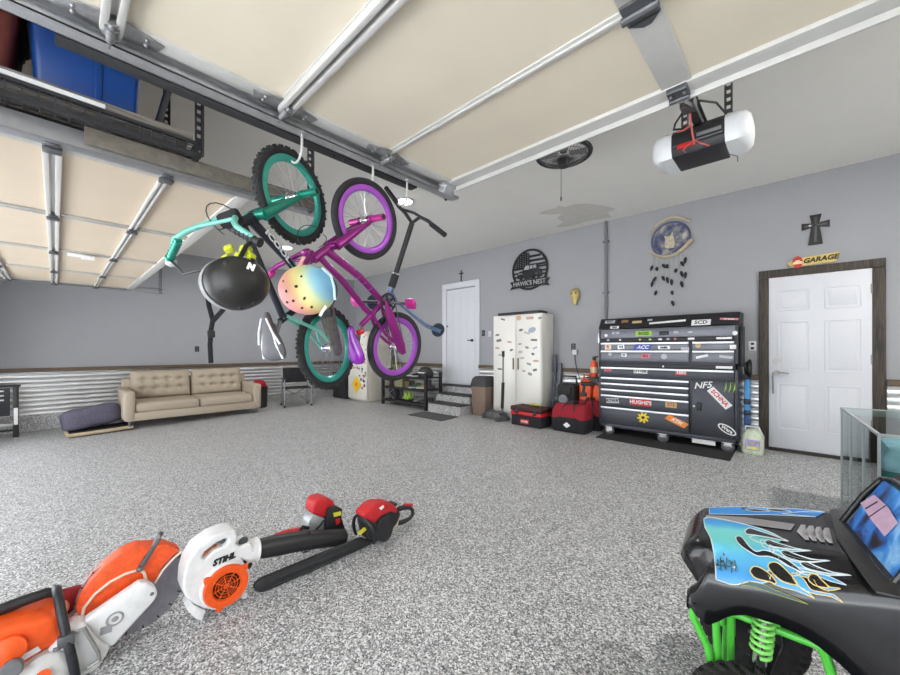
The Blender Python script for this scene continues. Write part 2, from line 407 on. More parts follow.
for y, w in ((.85, .08), (.155, .08), (1.53, .05), ):
    m = MB()
    if w > .06:
        m.bb((DX0+.02, y-w/2, -.010), (DX1-.02, y+w/2, -.002))
        for s in (-1, 1): m.bb((DX0+.02, y+s*.023-.013, -.045), (DX1-.02, y+s*.023+.013, -.004), .006)
    else:
        m.bb((DX0+.02, y-w/2, -.01), (DX1-.02, y+w/2, 0), .003); m.bb((DX0+.02, y-.01, -.022), (DX1-.02, y+.01, -.01), .003)
    m.build('strut', M_stile, gd)
for y in ys[1:4]:
    roller_hinge((DX0+.04, y, -.008), gd, 1.2)
    m = MB(); m.box((-.445, y, -.02), (.12, .11, .012), bev=.003); m.cyl((-.51, y, -.035), (-.38, y, -.035), .017, n=10); m.prism([(-.50, y+.05, -.03), (-.39, y+.05, -.03), (-.43, y+.10, -.018), (-.46, y+.10, -.018)], (0, 0, .01)); m.build('center_hinge', M_dsteel, gd)
m = MB(); m.box((DX0+.03, 2.13, -.03), (.05, .17, .02), bev=.003); m.box((DX0+.0, 2.14, -.05), (.06, .13, .06), rot=(0, .5, .2), bev=.004); m.build('bottom_bracket', M_steel, gd)
m = MB(); m.box((-.445, 2.15, -.03), (.09, .10, .03), bev=.004); m.cyl((-.49, 2.17, -.05), (-.40, 2.17, -.05), .012)
for dx in (-.03, .03): m.sph((-.445+dx, 2.13, -.048), .012, 8, 6)
m.build('arm_bracket', M_dsteel, gd)
# small chevrons of screw heads along the end stile
# track of that door
def perf(m, p0, p1, side, w=.035, step=.045):
    """punched steel angle: two rails and rungs between the slots"""
    p0 = V(p0); p1 = V(p1); side = V(side).normalized(); L = (p1-p0).length; d = (p1-p0)/L
    for s in (-1, 1): m.bar(p0+side*s*w*.40, p1+side*s*w*.40, w*.28, .004, up=side.cross(d))
    k = int(L/step)
    for i in range(k+1): 
        c = p0+d*(i*L/k); m.bar(c-d*.012, c+d*.012, w*.6, .004, up=side.cross(d))
    n2 = side.cross(d).normalized()
    m.bar(p0+side*w/2+n2*.015, p1+side*w/2+n2*.015, .004, .03, up=n2)
tk = thing('door_track', 'steel horizontal track along the near garage door with bike hooks below', 'track', (-2.11, 0, 2.462))
m = MB()
m.bb((-.045, -.95, .0), (.035, 2.31, .005)); m.bb((-.045, -.95, .0), (-.040, 2.31, .085)); m.bb((-.045, -.95, .080), (.02, 2.31, .085)); m.bb((.030, -.95, 0), (.035, 2.31, .02))
m.build('channel', M_steel, tk)
m = MB(); m.bb((-.052, -.95, .09), (-.046, 2.0, .15)); m.bb((-.085, -.95, .09), (-.046, 2.0, .095)); m.build('stiffener_angle', M_steel, tk)
m = MB(); perf(m, (-.05, 2.24, .0), (-.05, 2.24, ZC-2.462), (0, 1, 0)); perf(m, (-.05, .2, .08), (-.05, .2, ZC-2.462), (0, 1, 0)); m.build('hanger', M_dsteel, tk)
bd = thing('mounting_board', 'black painted board fixed below the near door track holding the bike hooks', 'board', (-2.2, 0, 2.455))
m = MB(); m.bb((-.04, .0, .004), (.035, 1.93, .05), .003); m.build('board', M_blackm, bd)
# little lock bracket and cable loop on the board
m = MB(); m.torus((-2.19, 1.27, 2.44), (1, 0, .2), .035, .006, 20, 6, PI, 2*PI); tag(m.build('cable_loop', M_black), 'short black cable loop hanging from the black board between the two bikes', 'cable')

# far, wider garage door on the left
ZD2 = 2.24; LX1, LX0 = -2.72, -8.27
g2 = thing('garage_door', 'wide beige overhead door on the left, open below the ceiling above the sofa', 'garage door', (0, 0, ZD2))
yl = [.911, .448, -.01, -.467, -.89]
xs = [-2.72, -4.13, -5.59, -6.98, -8.27]
for a, b in zip(yl, yl[1:]):
    m = MB(); m.bb((LX0, b+.003, 0), (LX1, a-.003, .045)); s = m.build('door_section', mat('left_door_beige', C8(208, 192, 170), .6, var=.02, sc=3), g2, smooth=0)
    m = MB()
    for x in xs[1:-1]:
        m.bb((x-.045, b+.006, -.014), (x-.012, a-.006, .003), .003); m.bb((x+.012, b+.006, -.014), (x+.045, a-.006, .003), .003)
    m.bb((LX0, b+.006, -.01), (LX0+.08, a-.006, .003)); m.bb((LX1-.08, b+.006, -.01), (LX1, a-.006, .003)); m.build('stile', mat('stile_grey', C8(186, 184, 178), .5, .2), s)
for y in (.448, -.01, -.467):
    m = MB()
    k_ = .6 if y > 0 else 1.0
    for s in (-1, 1): m.bb((LX0, y+s*.024*k_-.013*k_, -.03), (LX1, y+s*.024*k_+.013*k_, -.002), .004)
    m.bb((LX0, y-.02*k_, -.008), (LX1, y+.02*k_, -.001)); m.build('strut', M_stile, g2)
    for x in xs: 
        m = MB(); m.box((x, y, -.034), (.13, .05, .012), bev=.003); m.box((x, y, -.044), (.05, .07, .02), bev=.004); m.build('hinge', M_dsteel, g2)
m = MB(); m.bb((LX0, .83, -.015), (LX1, .916, .05), .004); m.build('bottom_rail', M_stile, g2)
pa, pb = at(67, 253, Z=ZD2-.02), at(96, 255.5, Z=ZD2-.02); pa.z = pb.z = -.03; pb.x = pa.x
m = MB(); m.bar(pa, pb, .05, .03, bev=.006); m.bar(pa.lerp(pb, .5)+V((0, 0, -.012)), pb+V((0, 0, -.012)), .12, .03, bev=.008); m.build('lift_handle', M_stickw, g2)
for k, (X, lab) in enumerate(((-2.66, 'steel track on the near side of the wide left garage door, below the storage rack'), (-8.33, 'steel track on the far side of the wide left garage door, near the left wall'))):
    t = thing('door_track', lab, 'track', (X, 0, ZD2-.03)); m = MB(); s = 1 if k == 0 else -1
    m.bb((-.035, -.95, .0), (.045, 1.35, .006)); m.bb((.04 if k == 0 else -.035, -.95, .0), (.046 if k == 0 else -.03, 1.35, .085)); m.bb((-.035, -.95, .080), (.045, 1.35, .086))
    m.build('channel', mat('track_steel_dull', (.42, .43, .45), .4, .85), t)
    if k == 0:
        m = MB(); m.bb((.047, .1, .02), (.085, 1.30, .10), .003); m.build('wood_backer', mat('raw_wood_grey', C8(112, 106, 96), .8, var=.2), t)
    m = MB(); perf(m, (.045, 1.28, .0), (.045, 1.28, ZC-ZD2+.03), (0, 1, 0)); m.build('hanger', M_dsteel, t)
# black strut brackets on the far track
# ------------------------------------------------ overhead storage rack and totes
rk = thing('ceiling_rack', 'black wire ceiling rack with grey weathered boards between the two garage doors', 'storage rack', (-2.95, 0, 2.30))
m = MB(); xa, xb, ya, yb = -.45, .45, -.85, .56
for x in (xa, xb): m.bb((x-.012, ya, 0), (x+.012, yb, .022)); m.bb((x-.012, ya, .068), (x+.012, yb, .082))
for y in (ya, yb): m.bb((xa, y-.012, 0), (xb, y+.012, .03)); m.bb((xa, y-.012, .06), (xb, y+.012, .085))
m.build('rack_frame', M_blackm, rk)
m = MB()
k = 0
y = ya
while y <= yb: m.cyl((xa, y, .012), (xb, y, .012), .003, n=5, caps=False); m.cyl((xb, y, 0), (xb, y, .08), .003, n=5, caps=False); y += .05
x = xa
while x <= xb: m.cyl((x, ya, .016), (x, yb, .016), .003, n=5, caps=False); m.cyl((x, yb, 0), (x, yb, .08), .003, n=5, caps=False); x += .06
m.cyl((xb, ya, .035), (xb, yb, .035), .003, n=5); m.cyl((xb, ya, .055), (xb, yb, .055), .003, n=5)
m.build('wire_grid', mat('rack_wire_grey', C8(80, 78, 78), .5, .4), rk)
for x0 in (.41, .22, .04, -.15, -.34):
    m = MB(); m.bb((x0, ya+.02, .085), (x0+(.04 if x0 > .4 else .165), yb-.01+random.uniform(-.03, .02), .125 if x0 > .4 else .125), .004); m.build('board', wood_mat('weathered_grey_board', C8(105, 100, 94), C8(150, 143, 134), (50, 4, 50), .85), rk)
m = MB(); m.bb((xb+.004, -.22, .088), (xb+.008, .17, .108)); m.build('price_strip', M_stickw, rk)
for (x, y) in ((xb, yb), (xa, yb), (xb, ya), (xa, ya)):
    m = MB(); perf(m, (x+.012, y, 0), (x+.012, y, ZC-2.30), (0, 1, 0)); m.build('hanger', M_blackm, rk)
# blue tote
def tote(name, label, cat, lo, hi, z0, z1, tp, c, lidc, ribs=True):
    o = thing(name, label, cat, ((lo[0]+hi[0])/2, (lo[1]+hi[1])/2, z0)); hx, hy = (hi[0]-lo[0])/2, (hi[1]-lo[1])/2; h = z1-z0
    def ring(k, z, r=.03):
        a, b = hx*k, hy*k; out = []
        for sx, sy, a0 in ((1, 1, 0), (-1, 1, PI/2), (-1, -1, PI), (1, -1, 1.5*PI)):
            for j in range(4):
                t = a0+j*PI/6; out.append(V((sx*(a-r)+r*math.cos(t), sy*(b-r)+r*math.sin(t), z)))
        return out
    m = MB(); m.rings([ring(tp-.04, .0), ring(tp, .02), ring(tp+(1-tp)*.8, h*.8), ring(1.0, h*.82), ring(1.0, h*.9)])
    if ribs:
        for y in (.15,):
            m.prism([(hx*(tp+.01), hy*y-.012, .05), (hx*(tp+.01), hy*y+.012, .05), (hx*.97, hy*y+.016, h*.78), (hx*.97, hy*y-.016, h*.78)], (.012, 0, 0), .003)
    m.build('body', c, o)
    m = MB(); m.rings([ring(1.03, h*.9), ring(1.05, h*.92), ring(1.05, h*.96), ring(.95, h), ]); m.build('lid', lidc, o)
    return o
bl = mat('blue_plastic', C8(18, 72, 150), .35, var=.05)
t = tote('storage_tote', 'large blue plastic tote on the overhead rack', 'tote', (-3.20, -.09), (-2.60, .33), 2.43, 2.90, .9, bl, bl)
mr = mat('maroon_plastic', C8(112, 48, 40), .45, var=.06)
t = tote('storage_tote', 'maroon plastic tote with a black lid at the end of the overhead rack', 'tote', (-3.08, -.74), (-2.57, -.11), 2.43, 2.82, .88, mr, M_black, False)
m = MB(); m.text('Craftsman', .075, frame((.26, .19, .17), (0, .0, -1), (0, 1, 0)), .004, .001, .3); m.build('lettering', M_stickw, t)
p = at(160, 97, X=-3.0)
b = tag(MB().bar((-2.9, .40, 2.43), (-2.75, .47, 2.78), .03, .02).build('metal_bar', M_dsteel), 'dark metal bar leaning upright on the overhead rack beside the blue tote', 'bar')

# ------------------------------------------------ door opener
op = thing('door_opener', 'black garage door opener with white lenses hanging from the ceiling', 'garage door opener', (-.45, 2.78, 2.40))
m = MB(); prof = [(-.15, .04), (-.13, .0), (.11, .0), (.15, .05), (.15, .14), (.12, .165), (-.12, .165), (-.15, .13)]
m.prism([(-.135, y, z) for y, z in prof], (.27, 0, 0), .006); m.build('motor_housing', M_black, op)
m = MB(); m.bb((-.125, -.157, .055), (.125, -.150, .06)); m.bb((.0, -.158, .075), (.12, -.15, .095), .002); m.build('trim_line', mat('grey_plastic', C8(120, 120, 122), .4), op)
for s in (-1, 1):
    m = MB(); rs = []
    for k, (dx, sc) in enumerate(((0, .98), (.05, 1.0), (.09, .92), (.115, .7), (.122, .35))):
        rs.append([V((s*(.135+dx), y*sc, .083+(z-.083)*sc)) for y, z in prof])
    m.rings(rs); m.build('lens_cover', mat('frosted_lens', C8(232, 234, 236), .35, var=.02), op, smooth=50)
m = MB(); m.bb((-.10, -.162, .03), (-.01, -.145, .058), .003); m.build('release_label', mat('red_label', C8(190, 30, 30), .5), op)
m = MB(); m.bb((-.022, -1.9, .17), (.022, .05, .21)); m.bb((-.035, -1.9, .205), (.035, .05, .212)); m.build('rail', M_dsteel, op)
m = MB()
for x in (-.10, .13): perf(m, (x, .06, .13), (x, .06, ZC-2.43), (1, 0, 0), .04)
m.build('hanger', M_dsteel, op)
m = MB(); m.bb((-.035, -.42, .13), (.035, -.33, .19), .005); m.bar((0, -.37, .15), (0, -.60, .085), .03, .012); m.bar((.02, -.36, .15), (.02, -.58, .07), .006, .02); m.build('trolley_arm', M_dsteel, op)
m = MB(); m.tube([(-.02, -.36, .15), (-.08, -.30, .12), (-.11, -.2, .14), (-.06, -.12, .16)], .006, 6); m.tube([(.04, -.30, .20), (.10, -.18, .22), (.13, -.06, .20), (.12, .0, .16)], .006, 6); m.build('cable', M_black, op)
m = MB(); m.tube([(-.005, -.32, .15), (-.01, -.22, .07), (-.005, -.18, .02)], .005, 6); m.tube([(-.005, -.19, .04), (-.06, -.2, .0), (-.05, -.2, -.02)], .004, 5); m.tube([(-.005, -.19, .04), (.05, -.2, -.01), (.07, -.2, -.025)], .004, 5); m.tube([(-.01, -.26, .10), (-.05, -.25, .09), (-.09, -.22, .11)], .005, 5); m.build('release_cord', mat('faded_red_cord', C8(196, 96, 88), .7), op)
m = MB(); m.tube([(.13, -.08, .0), (.15, -.09, -.06), (.19, -.1, -.09), (.19, -.1, -.12)], .0025, 5); m.build('antenna_wire', M_dsteel, op)

# ------------------------------------------------ ceiling fan in a cage with a pull cord
fa = thing('ceiling_fan', 'small black caged ceiling fan with a pull cord, past the near garage door', 'fan', (-1.60, 3.24, 3.02))
m = MB(); m.torus((0, 0, 0), (0, 0, 1), .235, .022, 40, 10)
m.build('cage_rim', M_black, fa)
m = MB()
for k in range(48):
    a = 2*PI*k/48; c, s = math.cos(a), math.sin(a); m.tube([(.05*c, .05*s, -.055), (.15*c, .15*s, -.05), (.235*c, .235*s, -.01)], .0025, 4)
for r, z in ((.10, -.055), (.16, -.047), (.2, -.035)): m.torus((0, 0, z), (0, 0, 1), r, .0025, 36, 5)
m.build('cage_wires', mat('dark_grey_wire', C8(110, 110, 112), .5, .4), fa)
m = MB(); m.lathe([(.0, -.12), (.045, -.118), (.055, -.09), (.06, -.04), (.03, -.03)], n=20); m.build('hub', M_black, fa)
for k in range(4):
    a = k*PI/2+.5; d = V((math.cos(a), math.sin(a), 0)); q = V((-d.y, d.x, 0)); m = MB()
    m.prism([d*.05-q*.03, d*.2-q*.07, d*.21+q*.05, d*.05+q*.03], (0, 0, .006)); m.build('blade', mat('grey_blade', C8(150, 150, 152), .4), fa)
m = MB(); m.cyl((0, 0, .02), (0, 0, .2), .03); m.lathe([(.08, .2), (.08, .235), (.03, .24)]); m.build('mount', M_black, fa)
m = MB(); m.cyl((-.01, -.03, -.11), (-.01, -.03, -.40), .0025, n=5); m.sph((-.01, -.03, -.42), (.007, .007, .025), 8, 6); m.build('pull_cord', M_black, fa)
# ------------------------------------------------ ceiling lamps
M_lamp = mat('lamp_diffuser', (1, 1, 1), .4, var=0, emit=(1, .98, .95), es=9)
def lamp(x, y, label, power):
    o = thing('ceiling_light', label, 'ceiling light', (x, y, ZC))
    m = MB(); m.lathe([(.11, 0), (.11, -.02), (.095, -.025), (.095, -.015), (.0, -.015)], n=32); m.build('housing', M_white, o)
    m = MB(); m.lathe([(.09, -.016), (.088, -.032), (.055, -.045), (0, -.048)], n=32); m.build('diffuser', M_lamp, o)
    l = bpy.data.lights.new('lamp_light', 'AREA'); l.shape = 'DISK'; l.size = .3; l.energy = power; l.color = (1, .98, .95); l.spread = PI
    q = bpy.data.objects.new('lamp_light', l); COL.objects.link(q); q.location = (0, 0, -.07); q.parent = o; return o
LP = 26
lamp(-7.3, 3.1, 'glowing round ceiling light farther away, above the sofa side of the garage', LP)
lamp(-3.87, 3.23, 'glowing round ceiling light behind the black scooter handlebar', LP)
lamp(1.5, 3.35, 'added unseen ceiling light over the glass case, brightening the right side', 60)  # extra lamp added out of view to brighten the right half

# ============================================================ things on the back wall
FB = (1, 0, 0); UP = (0, 0, 1)          # text on the back wall reads along +x and faces -y
def wallmat(x, z, off=.0): return frame((x, YB-off, z), FB, UP)
M_sign = mat('black_cut_metal', C8(38, 38, 42), .5, .3)
def disc_ring(m, c, r0, r1, dv, n=48):
    c = V(c); rs = []
    for i in range(n):
        a = 2*PI*i/n; e = V((math.cos(a), 0, math.sin(a))); rs.append([c+e*r0, c+e*r1, c+e*r1+V(dv), c+e*r0+V(dv)])
    return m.rings(rs, False, True)
sg = thing('metal_sign', 'round black cut metal wall sign with a flag, an off-road car and a name banner', 'wall sign', (-3.585, YB-.02, 2.665))
m = MB(); disc_ring(m, (0, -.01, 0), .335, .375, (0, .012, 0)); m.build('ring', M_sign, sg)
m = MB(); R = .34
def chord(z): return math.sqrt(max(0, R*R-z*z))
def strip(z0, z1, xl=None, xr=None):
    pts = []
    a0 = xl if xl is not None else -chord((z0+z1)/2); b0 = xr if xr is not None else chord((z0+z1)/2)
    m.bb((max(a0, -chord(max(abs(z0), abs(z1)))), -.009, z0), (min(b0, chord(max(abs(z0), abs(z1)))), 0, z1))
for z0, z1 in ((.215, .255), (.135, .175), (.06, .095)): strip(z0, z1, -.02, None)
for z0, z1 in ((.02, .05), (-.06, -.03), (-.12, -.095)): strip(z0, z1)
# flag canton: slats and diagonal lattice
for k in range(9):
    z = .035+k*.033; strip(z, z+.019, None, -.02)
for k in range(6): 
    x = -.27+k*.05; zz = min(.30, chord(x)-.01)
    if zz > .05: m.bb((x, -.009, .03), (x+.014, 0, zz))
m.build('flag', M_sign, sg)
m = MB()
car = [(-.25, -.14), (-.25, -.05), (-.20, -.02), (-.13, -.01), (-.08, .085), (.17, .085), (.19, -.01), (.245, -.02), (.25, -.15), (.20, -.15), (.19, -.10), (.13, -.08), (.08, -.11), (.07, -.16), (-.06, -.16), (-.07, -.11), (-.12, -.08), (-.18, -.10), (-.19, -.15)]
m.prism([(x, -.022, z) for x, z in car], (0, .014, 0))
for x in (-.13, .135): disc_ring(m, (x, -.022, -.165), .03, .07, (0, .014, 0), 24)
m.build('car_outline', M_sign, sg)
m = MB()
for q in ([(-.115, .0), (-.075, .07), (-.0, .07), (-.0, .0)], [(.02, .01), (.02, .065), (.07, .065), (.07, .01)], [(.09, .01), (.09, .065), (.14, .065), (.15, .01)], [(-.23, -.07), (-.23, -.055), (-.14, -.05), (-.14, -.065)]): m.prism([(x, -.026, z) for x, z in q], (0, .005, 0))
m.build('car_windows', mat('sign_gap_grey', C8(165, 166, 170), .7), sg)
m = MB(); z0, z1 = -.315, -.175
m.prism([(-.41, -.012, z0-.02), (-.36, -.012, (z0+z1)/2-.02), (-.41, -.012, z1-.02), (-.3, -.012, z1), (.3, -.012, z1), (.41, -.012, z1-.02), (.36, -.012, (z0+z1)/2-.02), (.41, -.012, z0-.02), (.3, -.012, z0), (-.3, -.012, z0)], (0, -.014, 0)); m.build('banner', M_sign, sg)
m = MB(); m.text("HAWK'S NEST", .115, frame((0, -.027, -.247), FB, UP), .003, .001, xs=.92); m.build('lettering', mat('sign_letter_grey', C8(180, 181, 184), .6), sg)

sk = thing('skull_ornament', 'small gold coloured skull shaped ornament on the back wall above the red tool bags', 'wall ornament', (-2.715, YB-.04, 2.08))
gold = mat('aged_gold', C8(196, 176, 112), .4, .3, var=.15)
m = MB(); m.rings([[V((r*.9*math.cos(2*PI*j/16), -.6*r*math.sin(2*PI*j/16)-.01, z)) for j in range(16)] for z, r in ((.14, .02), (.125, .065), (.09, .09), (.04, .095), (.0, .08), (-.04, .055), (-.09, .042), (-.13, .035), (-.145, .015))]); subsurf(m.build('skull', gold, sk, 80), 1)
m = MB()
for s in (-1, 1): m.sph((s*.035, -.052, .05), (.02, .012, .018), 12, 8)
m.sph((0, -.045, .0), (.01, .008, .014), 8, 6); m.build('eye_sockets', M_blackm, sk)
# dreamcatcher
dc = thing('dream_catcher', 'round blue and silver dream catcher with two pale curved horns and dark feathers', 'wall ornament', (-1.325, YB-.02, 2.755))
def dream_mat():
    m, t, b = nm('woven_night_picture'); L = t.links.new
    tc = t.nodes.new('ShaderNodeTexCoord'); n = t.nodes.new('ShaderNodeTexNoise'); n.inputs['Scale'].default_value = 9; n.inputs['Detail'].default_value = 6
    L(tc.outputs['Object'], n.inputs['Vector']); r = t.nodes.new('ShaderNodeValToRGB'); e = r.color_ramp.elements
    e[0].position = .34; e[0].color = (*C8(48, 48, 70), 1); e[1].position = .7; e[1].color = (*C8(196, 190, 178), 1)
    q = e.new(.45); q.color = (*C8(82, 90, 122), 1); q = e.new(.55); q.color = (*C8(128, 126, 128), 1)
    L(n.outputs['Fac'], r.inputs['Fac']); L(r.outputs['Color'], b.inputs['Base Color']); b.inputs['Roughness'].default_value = .7; return m
m = MB(); m.lathe([(0, 0), (.235, 0), (.235, .012), (0, .016)], (0, .0, 0), (0, -1, 0), 40); m.build('picture_disc', dream_mat(), dc)
m = MB(); m.torus((0, -.01, 0), (0, 1, 0), .235, .012, 40, 8); m.build('hoop', mat('blue_grey_hoop', C8(82, 92, 120), .7), dc)
m = MB(); m.prism([(-.02, -.018, -.13), (-.07, -.018, -.10), (-.06, -.018, 0), (-.075, -.018, .06), (-.03, -.018, .04), (.0, -.018, .045), (.03, -.018, .10), (.04, -.018, .03), (.06, -.018, -.06), (.05, -.018, -.13)], (0, -.006, 0), .002); m.build('animal_figure', mat('pale_fur', C8(196, 186, 160), .8, var=.2), dc)
horn = mat('pale_horn', C8(188, 174, 148), .5, var=.15)
for s, pts in ((1, [(-.27, .10), (-.23, .18), (-.13, .265), (.0, .30), (.13, .275), (.23, .20), (.26, .19)]), (-1, [(-.28, -.10), (-.22, -.17), (-.10, -.245), (.03, -.25), (.14, -.19), (.22, -.10), (.28, -.05)])):
    m = MB(); m.tube([(x, -.03, z) for x, z in pts], [.014, .018, .02, .021, .022, .02, .014] if s > 0 else [.012, .018, .022, .024, .026, .032, .03], 10); subsurf(m.build('horn', horn, dc, 80), 1)
random.seed(3)
fm = mat('dark_feather', C8(38, 38, 46), .8, var=.3); sm = mat('string_pale', C8(196, 186, 170), .8)
cols = [(-.22, (-.33, -.56)), (-.17, (-.36, -.50, -.70)), (-.10, (-.33, -.50)), (-.04, (-.34, -.52)), (.02, (-.56, -.72, -.86)), (.08, (-.42,)), (.13, (-.33, -.46, -.60)), (.19, (-.28, -.48))]
for x, zs in cols:
    m = MB(); m.tube([(x, -.02, -.19), (x, -.015, zs[-1])], .0025, 4); m.build('string', sm, dc)
    for z in zs:
        a = random.uniform(-.6, .6); L = random.uniform(.07, .11); d = V((math.sin(a), 0, -math.cos(a))); q = V((d.z, 0, -d.x))*.022; o = V((x, -.02, z))
        m = MB(); m.prism([o, o+d*L*.3+q, o+d*L*.75+q*.8, o+d*L, o+d*L*.7-q*.7, o+d*L*.3-q*.9], (0, -.006, 0), .001); m.build('feather', fm, dc)
# crosses
cr = thing('wall_cross', 'dark flared wooden cross on the wall above the garage plaque', 'cross', (.128, YB-.012, 2.60))
m = MB(); m.prism([(x, -.01, z) for x, z in ((-.05, .14), (.05, .14), (.03, .045), (.115, .06), (.115, -.02), (.035, -.0), (.06, -.20), (-.06, -.20), (-.035, -.0), (-.115, -.02), (-.115, .06), (-.03, .045))], (0, .02, 0), .003); m.build('cross_body', mat('dark_cross_wood', C8(42, 40, 40), .6, var=.3), cr)
m = MB(); m.bb((-.012, -.016, -.17), (.012, -.008, .11), .003); m.bb((-.09, -.016, .008), (.09, -.008, .03), .003); m.build('raised_ridge', mat('ridge_grey', C8(84, 84, 84), .5), cr)
m = MB(); m.cyl((-.045, -.011, .02), (-.045, -.02, .02), .012, n=10); m.build('nail_head', M_steel, cr)
c2 = thing('wall_cross', 'small thin black cross on the wall above the white house door', 'cross', (-5.26, YB-.01, 2.79))
m = MB(); m.bb((-.012, -.008, -.13), (.012, .008, .11), .003); m.bb((-.06, -.008, .03), (.06, .008, .053), .003); m.build('cross_body', M_sign, c2)
gp = thing('garage_plaque', 'yellow plaque with a red car badge and black lettering on the dark door frame', 'plaque', (.105, YB-.035, 2.222), rot=(0, -.02, 0))
m = MB(); m.prism([(x, -.004, z) for x, z in ((-.215, -.0), (-.17, .03), (-.13, .04), (.20, .055), (.215, .045), (.185, -.045), (-.15, -.05), (-.19, -.04))], (0, .012, 0), .002); m.build('plate', mat('plaque_yellow', C8(222, 196, 110), .5, var=.08), gp)
m = MB(); m.lathe([(0, 0), (.055, 0), (.055, .006), (0, .008)], (-.125, -.004, -.002), (0, -1, 0), 24, .8, 1.25); m.build('red_badge', mat('plaque_red', C8(190, 52, 34), .5), gp)
m = MB(); m.prism([(x-.125, -.013, z) for x, z in ((-.04, -.025), (-.04, .0), (-.025, .005), (-.015, .02), (.015, .02), (.025, .005), (.04, .0), (.04, -.025))], (0, -.003, 0)); m.build('car_emblem', mat('plaque_cream', C8(238, 210, 180), .5), gp)
m = MB(); m.text('GARAGE', .072, frame((.06, -.007, .002), (1, 0, .03), UP), .005, .003, .25); m.build('lettering', mat('plaque_black', C8(40, 34, 20), .5), gp)

# ============================================================ tool chest
CX0, CX1, CYF = -2.14, -.525, 5.45
tc = thing('tool_chest', 'wide grey rolling tool chest covered in stickers along the back wall', 'tool chest', ((CX0+CX1)/2, CYF, fz(CYF)))
Wd = (CX1-CX0)/2; zb = -fz(CYF)
M_chest = mat('graphite_painted_steel', C8(66, 68, 76), .38, .35, var=.04); M_cdk = mat('graphite_dark', C8(40, 41, 46), .4, .3, var=.05)
M_alu = mat('brushed_aluminium_trim', (.80, .81, .83), .3, .85, var=.04)
M_panel = mat('graphite_light', C8(112, 114, 122), .35, .4, var=.05)
def zz(z): return z+zb
m = MB(); m.bb((-Wd, .03, zz(.10)), (Wd, .485, zz(1.50)), .006)
m.bb((-Wd, 0, zz(.10)), (-Wd+.03, .05, zz(1.50)), .004); m.bb((Wd-.03, 0, zz(.10)), (Wd, .05, zz(1.50)), .004); m.bb((-Wd, .0, zz(.10)), (Wd, .05, zz(.145)), .004)
m.bb((-Wd, .0, zz(.96)), (Wd, .05, zz(1.045)), .004); m.build('body', M_chest, tc)
XS = .57  # local x of the split between the drawer columns
XS = -.995-(CX0+CX1)/2
STK = dict(w=M_stickw)
def scol(n, c): return mat('sticker_'+n, C8(*c), .45, var=.08, sc=70)
def drawer(x0, x1, z0, z1, stickers=(), tcol=M_panel):
    m = MB(); m.bb((x0, -.012, zz(z0)), (x1, .04, zz(z1)), .005); d = m.build('drawer', tcol, tc)
    m = MB(); m.bb((x0, -.026, zz(z1)-.022), (x1, .0, zz(z1)+.004), .004); m.build('handle', M_alu, d)
    for s in stickers: sticker(d, *s)
    return d
def sticker(par, kind, x, z, w, h, c, a=0.0, txt=None, tcx=None, y=-.0125, sh=.0):
    """thin decal on the chest's front: x in chest coordinates, a = tilt"""
    X = V((math.cos(a), 0, math.sin(a))); Z = V((-math.sin(a), 0, math.cos(a))); o = V((x, y, zz(z)))
    m = MB()
    if kind == 'rect': m.prism([o+X*sx*w/2+Z*sz*h/2+X*sh*sz*h/2 for sx, sz in ((-1, -1), (1, -1), (1, 1), (-1, 1))], (0, -.0016, 0))
    elif kind == 'oval': m.prism([o+X*math.cos(2*PI*k/24)*w/2+Z*math.sin(2*PI*k/24)*h/2 for k in range(24)], (0, -.0016, 0))
    elif kind == 'gear':
        pts = []
        for k in range(8):
            for r, da in ((.58, 0), (1.0, .05), (1.0, .30), (.62, .62)):
                t = 2*PI*k/8+da; pts.append(o+V((math.cos(t)*w/2*r, 0, math.sin(t)*h/2*r)))
        m.prism(pts, (0, -.0016, 0))
    elif kind == 'claws':
        for k in (-1, 0, 1): 
            q = o+X*k*w*.32; m.prism([q+Z*h/2+X*.012, q+Z*h*.1+X*.004, q-Z*h/2-X*.01, q-Z*h*.1+X*.014], (0, -.0016, 0))
    if kind != 'none': m.build('sticker', scol(*c), par)
    if txt:
        m = MB(); m.text(txt, h*(.8 if kind != 'none' else 1), frame(o+V((0, -.0026, 0)), X, Z), .001, .002, sh, 1.0)
        m.build('sticker_lettering', scol(*tcx), par)
cen = (CX0+CX1)/2
def lx(px, py): # chest-front x/z from photo measurements of the chest face
    p = at(px, py, Y=CYF-.012); return p.x-cen, p.z
LX0, LX1c, RX0, RX1 = -Wd+.035, XS-.02, XS+.02, Wd-.035
WHT = ('white', (226, 227, 230)); BLK = ('black', (28, 28, 32)); RED = ('red', (200, 44, 48)); GRN = ('green', (150, 196, 60)); BLU = ('blue', (66, 84, 170)); YEL = ('yellow', (236, 206, 40)); ORG = ('orange', (240, 140, 40)); PNK = ('pink', (214, 120, 130)); SLV = ('silver', (180, 182, 188)); TAN = ('tan', (200, 176, 130))
# top panel
m = MB(); m.bb((-Wd+.03, -.008, zz(1.365)), (Wd-.03, .04, zz(1.49)), .004); pn = m.build('front_panel', M_panel, tc)
for a in [('rect', *lx(615.5, 333), .10, .03, SLV, 0, 'dia', BLU), ('rect', *lx(643.5, 333.5), .20, .07, GRN, 0, 'BOSS', ('dgreen', (40, 90, 30))), ('oval', *lx(606, 335.5), .045, .045, WHT), ('oval', *lx(735, 333), .05, .05, WHT), ('rect', *lx(676, 332), .05, .03, SLV), ('rect', *lx(690, 332), .05, .02, SLV)]:
    sticker(pn, *a, y=-.0085)
m = MB(); m.box((*(lx(664, 332)[0:1]), -.01, zz(1.42)), (.11, .02, .05), bev=.004); m.build('latch', M_black, tc)
m = MB(); m.bb((-Wd+.03, -.008, zz(1.322)), (Wd-.03, .04, zz(1.362)), .003); p2_ = m.build('front_panel', M_cdk, tc)
